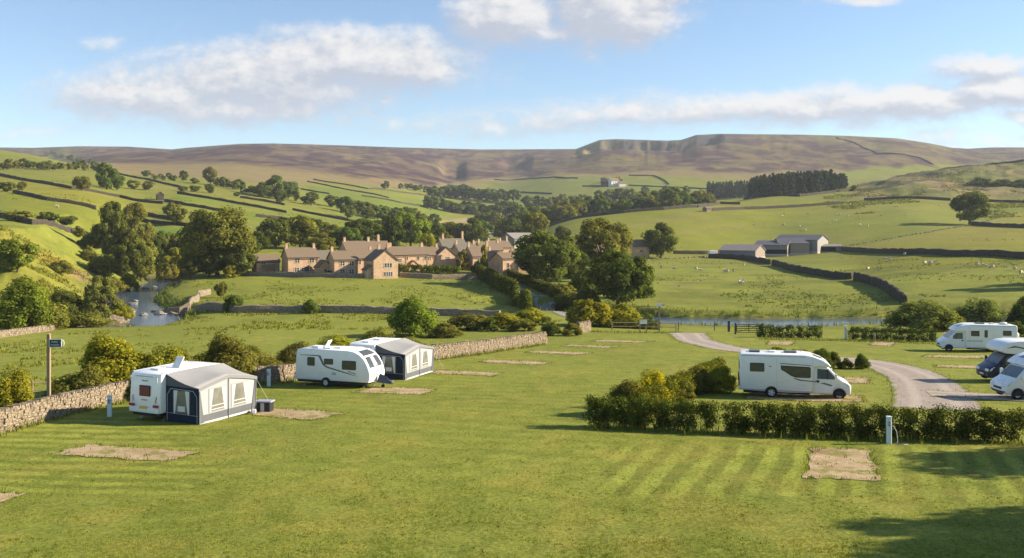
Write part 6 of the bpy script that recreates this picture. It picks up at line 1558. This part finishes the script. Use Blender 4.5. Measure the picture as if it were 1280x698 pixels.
# ------------------------------------------------------------------ sheep
WOOL = simple_mat('sheep_wool', (.50, .45, .33), .95, .05, var=.15, scale=4, bump=.5)
FACE = simple_mat('sheep_face', (.30, .26, .20), .9, .1)
def sheep_mesh(name, graze):
    bm = bmesh.new()
    def blob(c, r, sx, sy, sz, sub=2):
        v0 = bmesh.ops.create_icosphere(bm, subdivisions=sub, radius=1)['verts']
        for v in v0: v.co = Vector((v.co.x * sx + c[0], v.co.y * sy + c[1], v.co.z * sz + c[2])) + Vector((rnd.uniform(-r, r), rnd.uniform(-r, r), rnd.uniform(-r, r)))
    me = bpy.data.meshes.new(name)
    # one skinned body: trunk, neck, head and four legs
    bm.free(); V_ = [(-.42, 0, .62), (-.1, 0, .66), (.28, 0, .66), (.46, 0, .74 if not graze else .52), (.66, 0, .92 if not graze else .24), (.82, 0, .86 if not graze else .08)]
    E = [(0, 1), (1, 2), (2, 3), (3, 4), (4, 5)]; rad = [.22, .29, .27, .16, .10, .055]
    for x, p0 in ((-.38, 0), (.30, 2)):
        for s_ in (-1, 1):
            b0 = len(V_); V_ += [(x, s_ * .13, .42), (x + (.04 if x < 0 else 0), s_ * .13, .22), (x, s_ * .13, 0.0)]; E += [(p0, b0), (b0, b0 + 1), (b0 + 1, b0 + 2)]; rad += [.10, .045, .04]
    me.from_pydata(V_, E, []); o = bpy.data.objects.new(name, me); COL.objects.link(o)
    md = o.modifiers.new('skin', 'SKIN'); md.use_smooth_shade = True
    for i, r in enumerate(rad): me.skin_vertices[0].data[i].radius = (r, r)
    me.skin_vertices[0].data[1].use_root = True
    md2 = o.modifiers.new('sub', 'SUBSURF'); md2.levels = 1; md2.render_levels = 1
    dg = bpy.context.evaluated_depsgraph_get(); ev = bpy.data.meshes.new_from_object(o.evaluated_get(dg)); bpy.data.objects.remove(o)
    ev.materials.append(WOOL); ev.materials.append(FACE)
    for p_ in ev.polygons:
        c = p_.center
        if c.x > .56 or (c.z < .30 and abs(c.y) > .05 and c.x < .45): p_.material_index = 1
    return ev
SHEEP = [sheep_mesh('sheep_body', False), sheep_mesh('sheep_body', True)]
FLOCKS = [('sheep grazing the field between the river and the barns', 'white sheep grazing in the field below the barns and the curving dark wall', [(827, 336), (843, 337.5), (870, 338), (876, 339.5), (906, 340.5), (909, 341), (917, 340), (930, 333), (927, 354), (926, 355.5)]),
          ('sheep on the big slope above the barns', 'white sheep scattered on the long green slope above the barns', [(980, 268), (1001, 289), (1007, 289), (1010, 268), (1045, 269), (1050, 269.5), (1060, 271), (1075, 273.5), (1101, 270.5), (1133, 270), (1037, 281), (1035, 259), (1175, 258), (980, 282), (1063, 256), (1075, 282), (1085, 284), (978, 271), (1045, 277), (1042, 279), (943, 282), (1000, 284), (1023, 261)]),
          ('sheep in the right field below the long wall', 'white sheep in the right hand field below the long dark wall', [(1108, 326), (1112, 326), (1085, 338), (1098, 338.5), (1156, 331), (1163, 331), (1168, 330), (1230, 334), (1268, 338), (1277, 344), (1131, 320), (1240, 336), (1222, 333)])]
for grp, lb, spots in FLOCKS:
    for i, (x, y) in enumerate(spots):
        P = at(x, y); o = link('sheep', SHEEP[i % 2]); o.location = P - Vector((0, 0, .02)); o.rotation_euler = (0, 0, rnd.uniform(0, 6.28)); sc = rnd.uniform(1.05, 1.25); o.scale = (sc, sc, sc)
        tag(o, lb, 'sheep', grp)
P = at(72, 260); o = link('sheep', SHEEP[0]); o.location = P; o.scale = (1.2,) * 3; tag(o, 'single white sheep in the left hillside field above the grassy bank', 'sheep')

# ------------------------------------------------------------------ grass blades on the lawn and rough grass
def cover_at(x, y):
    i = np.clip(np.searchsorted(PX, CX + FOC * x / y), 0, NC - 1); j = np.clip(np.searchsorted(DR, y), 0, NR - 1); return np.clip(C[i, j], 0, 1)
def tufts(name, pts, hs, label, col, nb=3, seed=1, wid=.35, sward=True):
    rs = np.random.RandomState(seed); n = len(pts); P = np.repeat(pts, nb, 0); h = np.repeat(hs, nb) * rs.uniform(.6, 1.3, n * nb)
    a = rs.uniform(0, 6.28, n * nb); lean = rs.uniform(.1, .7, n * nb) * h; P = P + np.stack([rs.normal(size=n * nb) * .03, rs.normal(size=n * nb) * .03, np.zeros(n * nb)], 1) * (np.repeat(hs, nb) / .06)[:, None]
    d = np.stack([np.cos(a), np.sin(a), 0 * a], 1); s_ = np.stack([-np.sin(a), np.cos(a), 0 * a], 1) * (h * wid * .5)[:, None]
    V_ = np.stack([P - s_ - [0, 0, .02], P + s_ - [0, 0, .02], P + d * lean[:, None] + np.stack([0 * h, 0 * h, h], 1)], 1).reshape(-1, 3)
    me = np_mesh(name, V_, np.arange(len(V_)).reshape(-1, 3))
    if sward:
        cc = np.repeat(cover_at(P[:, 0], P[:, 1]), 3, 0); a_ = me.color_attributes.new('cover', 'FLOAT_COLOR', 'POINT'); a_.data.foreach_set('color', np.concatenate([cc, np.ones((len(cc), 1))], 1).astype(np.float32).ravel())
    o = link(name, me, SWARDM if sward else GRASSM); o.color = (*col, 1)
    return tag(o, label, None, kind='stuff')
rs = np.random.RandomState(11)
def scatter(n, D0, D1, p0, p1, power=1.0):
    out_ = []
    u = rs.uniform(0, 1, n); D = 1 / (1 / D0 + (1 / D1 - 1 / D0) * u ** power); px = rs.uniform(p0, p1, n)
    for d, p_ in zip(D, px):
        x = (p_ - CX) / FOC * d; out_.append((x, d, ground(x, d)))
    return np.array(out_)
PADXY = [[at(*c).xy for c in q] for q in PADS]
def off_pads(pts):
    keep = np.ones(len(pts), bool)
    for q in PADXY: keep &= ~pip([(v.x, v.y) for v in q], pts[:, 0], pts[:, 1])
    return pts[keep]
g1 = off_pads(scatter(70000, 22.5, 70, -60, 1340, 1.3)); nz = fbm(g1[:, 0] / 1.6, g1[:, 1] / 1.6, 4)
g1 = g1[nz > .40]
tufts('lawn_grass', g1, rs.uniform(.025, .055, len(g1)), 'short mown grass of the campsite lawn', (1.05, 1.05, 1.0), 3, 1, .5)
g5 = off_pads(scatter(16000, 22.5, 60, -60, 1340, 1.5)); nz = fbm(g5[:, 0] / .9 + 5, g5[:, 1] / 1.1, 4); g5 = g5[nz > .58]
tufts('lawn_tufts', g5, rs.uniform(.03, .062, len(g5)), 'coarser darker grass tufts in the lawn', (.74, .80, .68), 5, 9, .55)
g2 = scatter(9000, 118, 235, 210, 700, .9); g2 = g2[fbm(g2[:, 0] / 7, g2[:, 1] / 9, 4) > .52]
tufts('pasture_grass', g2, rs.uniform(.12, .34, len(g2)), 'tussocky grass of the middle pasture', (.95, .95, .95), 4, 2, .6)
g3 = scatter(5000, 62, 120, -60, 480, .9); g3 = g3[(fbm(g3[:, 0] / 5, g3[:, 1] / 6, 4) > .5) & (g3[:, 0] < -.28 * g3[:, 1] - 2)]
tufts('pasture_grass', g3, rs.uniform(.10, .28, len(g3)), 'tussocky grass of the left pasture behind the wall', (.95, .95, .95), 4, 3, .6)
edge = []
for pts in ([(-70, 558), (0, 543), (60, 526), (115, 512), (160, 502)], [(300, 485), (372, 477)], [(500, 456), (540, 451), (590, 445), (640, 437), (680, 431)], [(738, 536), (800, 539), (905, 544)], [(912, 544), (1040, 549), (1180, 553), (1290, 556)], [(730, 415), (830, 417), (850, 416)], [(948, 424.5), (1030, 426), (1175, 431)]):
    for q in spline(pts, .06): edge.append((q.x + rs.normal() * .22, q.y + rs.normal() * .22))
edge = np.array([(x, y, ground(x, y)) for x, y in edge])
tufts('long_grass', edge, rs.uniform(.12, .42, len(edge)), 'long uncut grass along the walls and hedges', (1.05, 1.0, 1.1), 3, 4, .22, False)
pe = []
for q in PADXY:
    for a, b in zip(q, q[1:] + q[:1]):
        n = int((b - a).length / .07)
        for i in range(n):
            v = a.lerp(b, i / n); pe.append((v.x + rs.normal() * .12, v.y + rs.normal() * .12))
for q in PADXY:
    for i in range(int((q[1] - q[0]).length * (q[2] - q[1]).length * 9)):
        u, v = rs.beta(.6, .6), rs.beta(.6, .6); w_ = (q[0] * (1 - u) + q[1] * u) * (1 - v) + (q[3] * (1 - u) + q[2] * u) * v
        if fbm(np.array(w_.x * .8), np.array(w_.y * .8), 3) > .47: pe.append((w_.x, w_.y))
for x, y, z in [p_ for k_ in ('track', 'lane') for p_ in RIBEDGE[k_]]:
    for i in range(7 if y < 125 else 2): pe.append((x + rs.normal() * .28, y + rs.normal() * .35))
pe = np.array([(x, y, ground(x, y)) for x, y in pe])
tufts('pitch_edge_grass', pe, rs.uniform(.05, .13, len(pe)), 'ragged grass edging the gravel pitches', (.8, .9, .9), 3, 5, .4)
g4 = scatter(7000, 142, 215, -60, 130, 1.0); g4 = g4[fbm(g4[:, 0] / 6, g4[:, 1] / 6, 4) > .5]
tufts('bank_grass', g4, rs.uniform(.2, .6, len(g4)), 'rough grass and bracken on the river bank', (1.0, .95, 1.0), 4, 6, .6)
g6 = scatter(16000, 560, 1000, 1030, 1330, 1.0); g6 = g6[fbm(g6[:, 0] / 26, g6[:, 1] / 34, 4) > .52]
tufts('rush_tussocks', g6, rs.uniform(.35, .9, len(g6)), 'rush and bracken tussocks on the rough right hill', (.85, .85, .9), 4, 12, .9)
g7 = scatter(9000, 260, 620, -60, 480, 1.0); g7 = g7[fbm(g7[:, 0] / 18, g7[:, 1] / 24, 4) > .60]
tufts('rush_tussocks', g7, rs.uniform(.2, .5, len(g7)), 'scattered rushes in the left hillside fields', (.8, .82, .9), 4, 13, .8)
g8 = scatter(9000, 165, 560, 720, 1330, 1.0); g8 = g8[fbm(g8[:, 0] / 16, g8[:, 1] / 22, 4) > .58]
tufts('rush_tussocks', g8, rs.uniform(.12, .35, len(g8)), 'scattered rushes in the right hand sheep fields', (.82, .85, .9), 4, 14, .8)
rv = []
for pts, hw in ((RIV_A, 5.6), (RIV_B, 8.2)):
    for (x0, y0), (x1, y1) in zip(pts[:-1], pts[1:]):
        L = math.hypot(x1 - x0, y1 - y0); nx, ny = -(y1 - y0) / L, (x1 - x0) / L
        for i in range(int(L * 9)):
            u = rs.rand(); s_ = rs.choice([-1, 1]) * (hw + abs(rs.normal()) * 1.6); rv.append((x0 + (x1 - x0) * u + nx * s_, y0 + (y1 - y0) * u + ny * s_))
rv = np.array([(x, y, ground(x, y)) for x, y in rv if 112 < y < 300])
tufts('river_edge_reeds', rv, rs.uniform(.2, .75, len(rv)), 'reeds and rough grass on the river margins', (.85, .85, .9), 3, 7, .3, False)
ROCK = stone_mat('river_rock', (.20, .18, .15), (.33, .30, .26), (.12, .11, .1), 2.0)
for i, (px, d) in enumerate([(178, 158), (167, 181), (171, 190), (163, 165), (195, 238), (182, 232), (201, 160)]):
    x, y = pd(px + rnd.uniform(-2, 2), d); bm = bmesh.new(); bmesh.ops.create_icosphere(bm, subdivisions=2, radius=1)
    for v in bm.verts: v.co *= 1 + rnd.uniform(-.22, .22)
    me = bpy.data.meshes.new('boulder'); bm.to_mesh(me); bm.free(); o = link('boulder', me, ROCK); s_ = rnd.uniform(.4, .9); o.scale = (s_ * 1.3, s_, s_ * .6); o.location = (x, y, WZ_A + .08)
    tag(o, 'grey boulder breaking the surface of the river at the left', 'boulder', 'boulders in the river')

# ------------------------------------------------------------------ air
HAZE = 0.00008
if HAZE:
    b = MB(); b.box((0, 1940, 180), (19000, 4200, 400))
    m, t, out = new_mat('summer_haze'); v = t.node('ShaderNodeVolumePrincipled'); v.inputs['Color'].default_value = (.86, .92, 1, 1); v.inputs['Density'].default_value = HAZE; v.inputs['Anisotropy'].default_value = 0.0
    t.l.new(v.outputs[0], out.inputs[1]); tag(b.build('haze', m), 'thin summer haze filling the dale', None, kind='stuff')
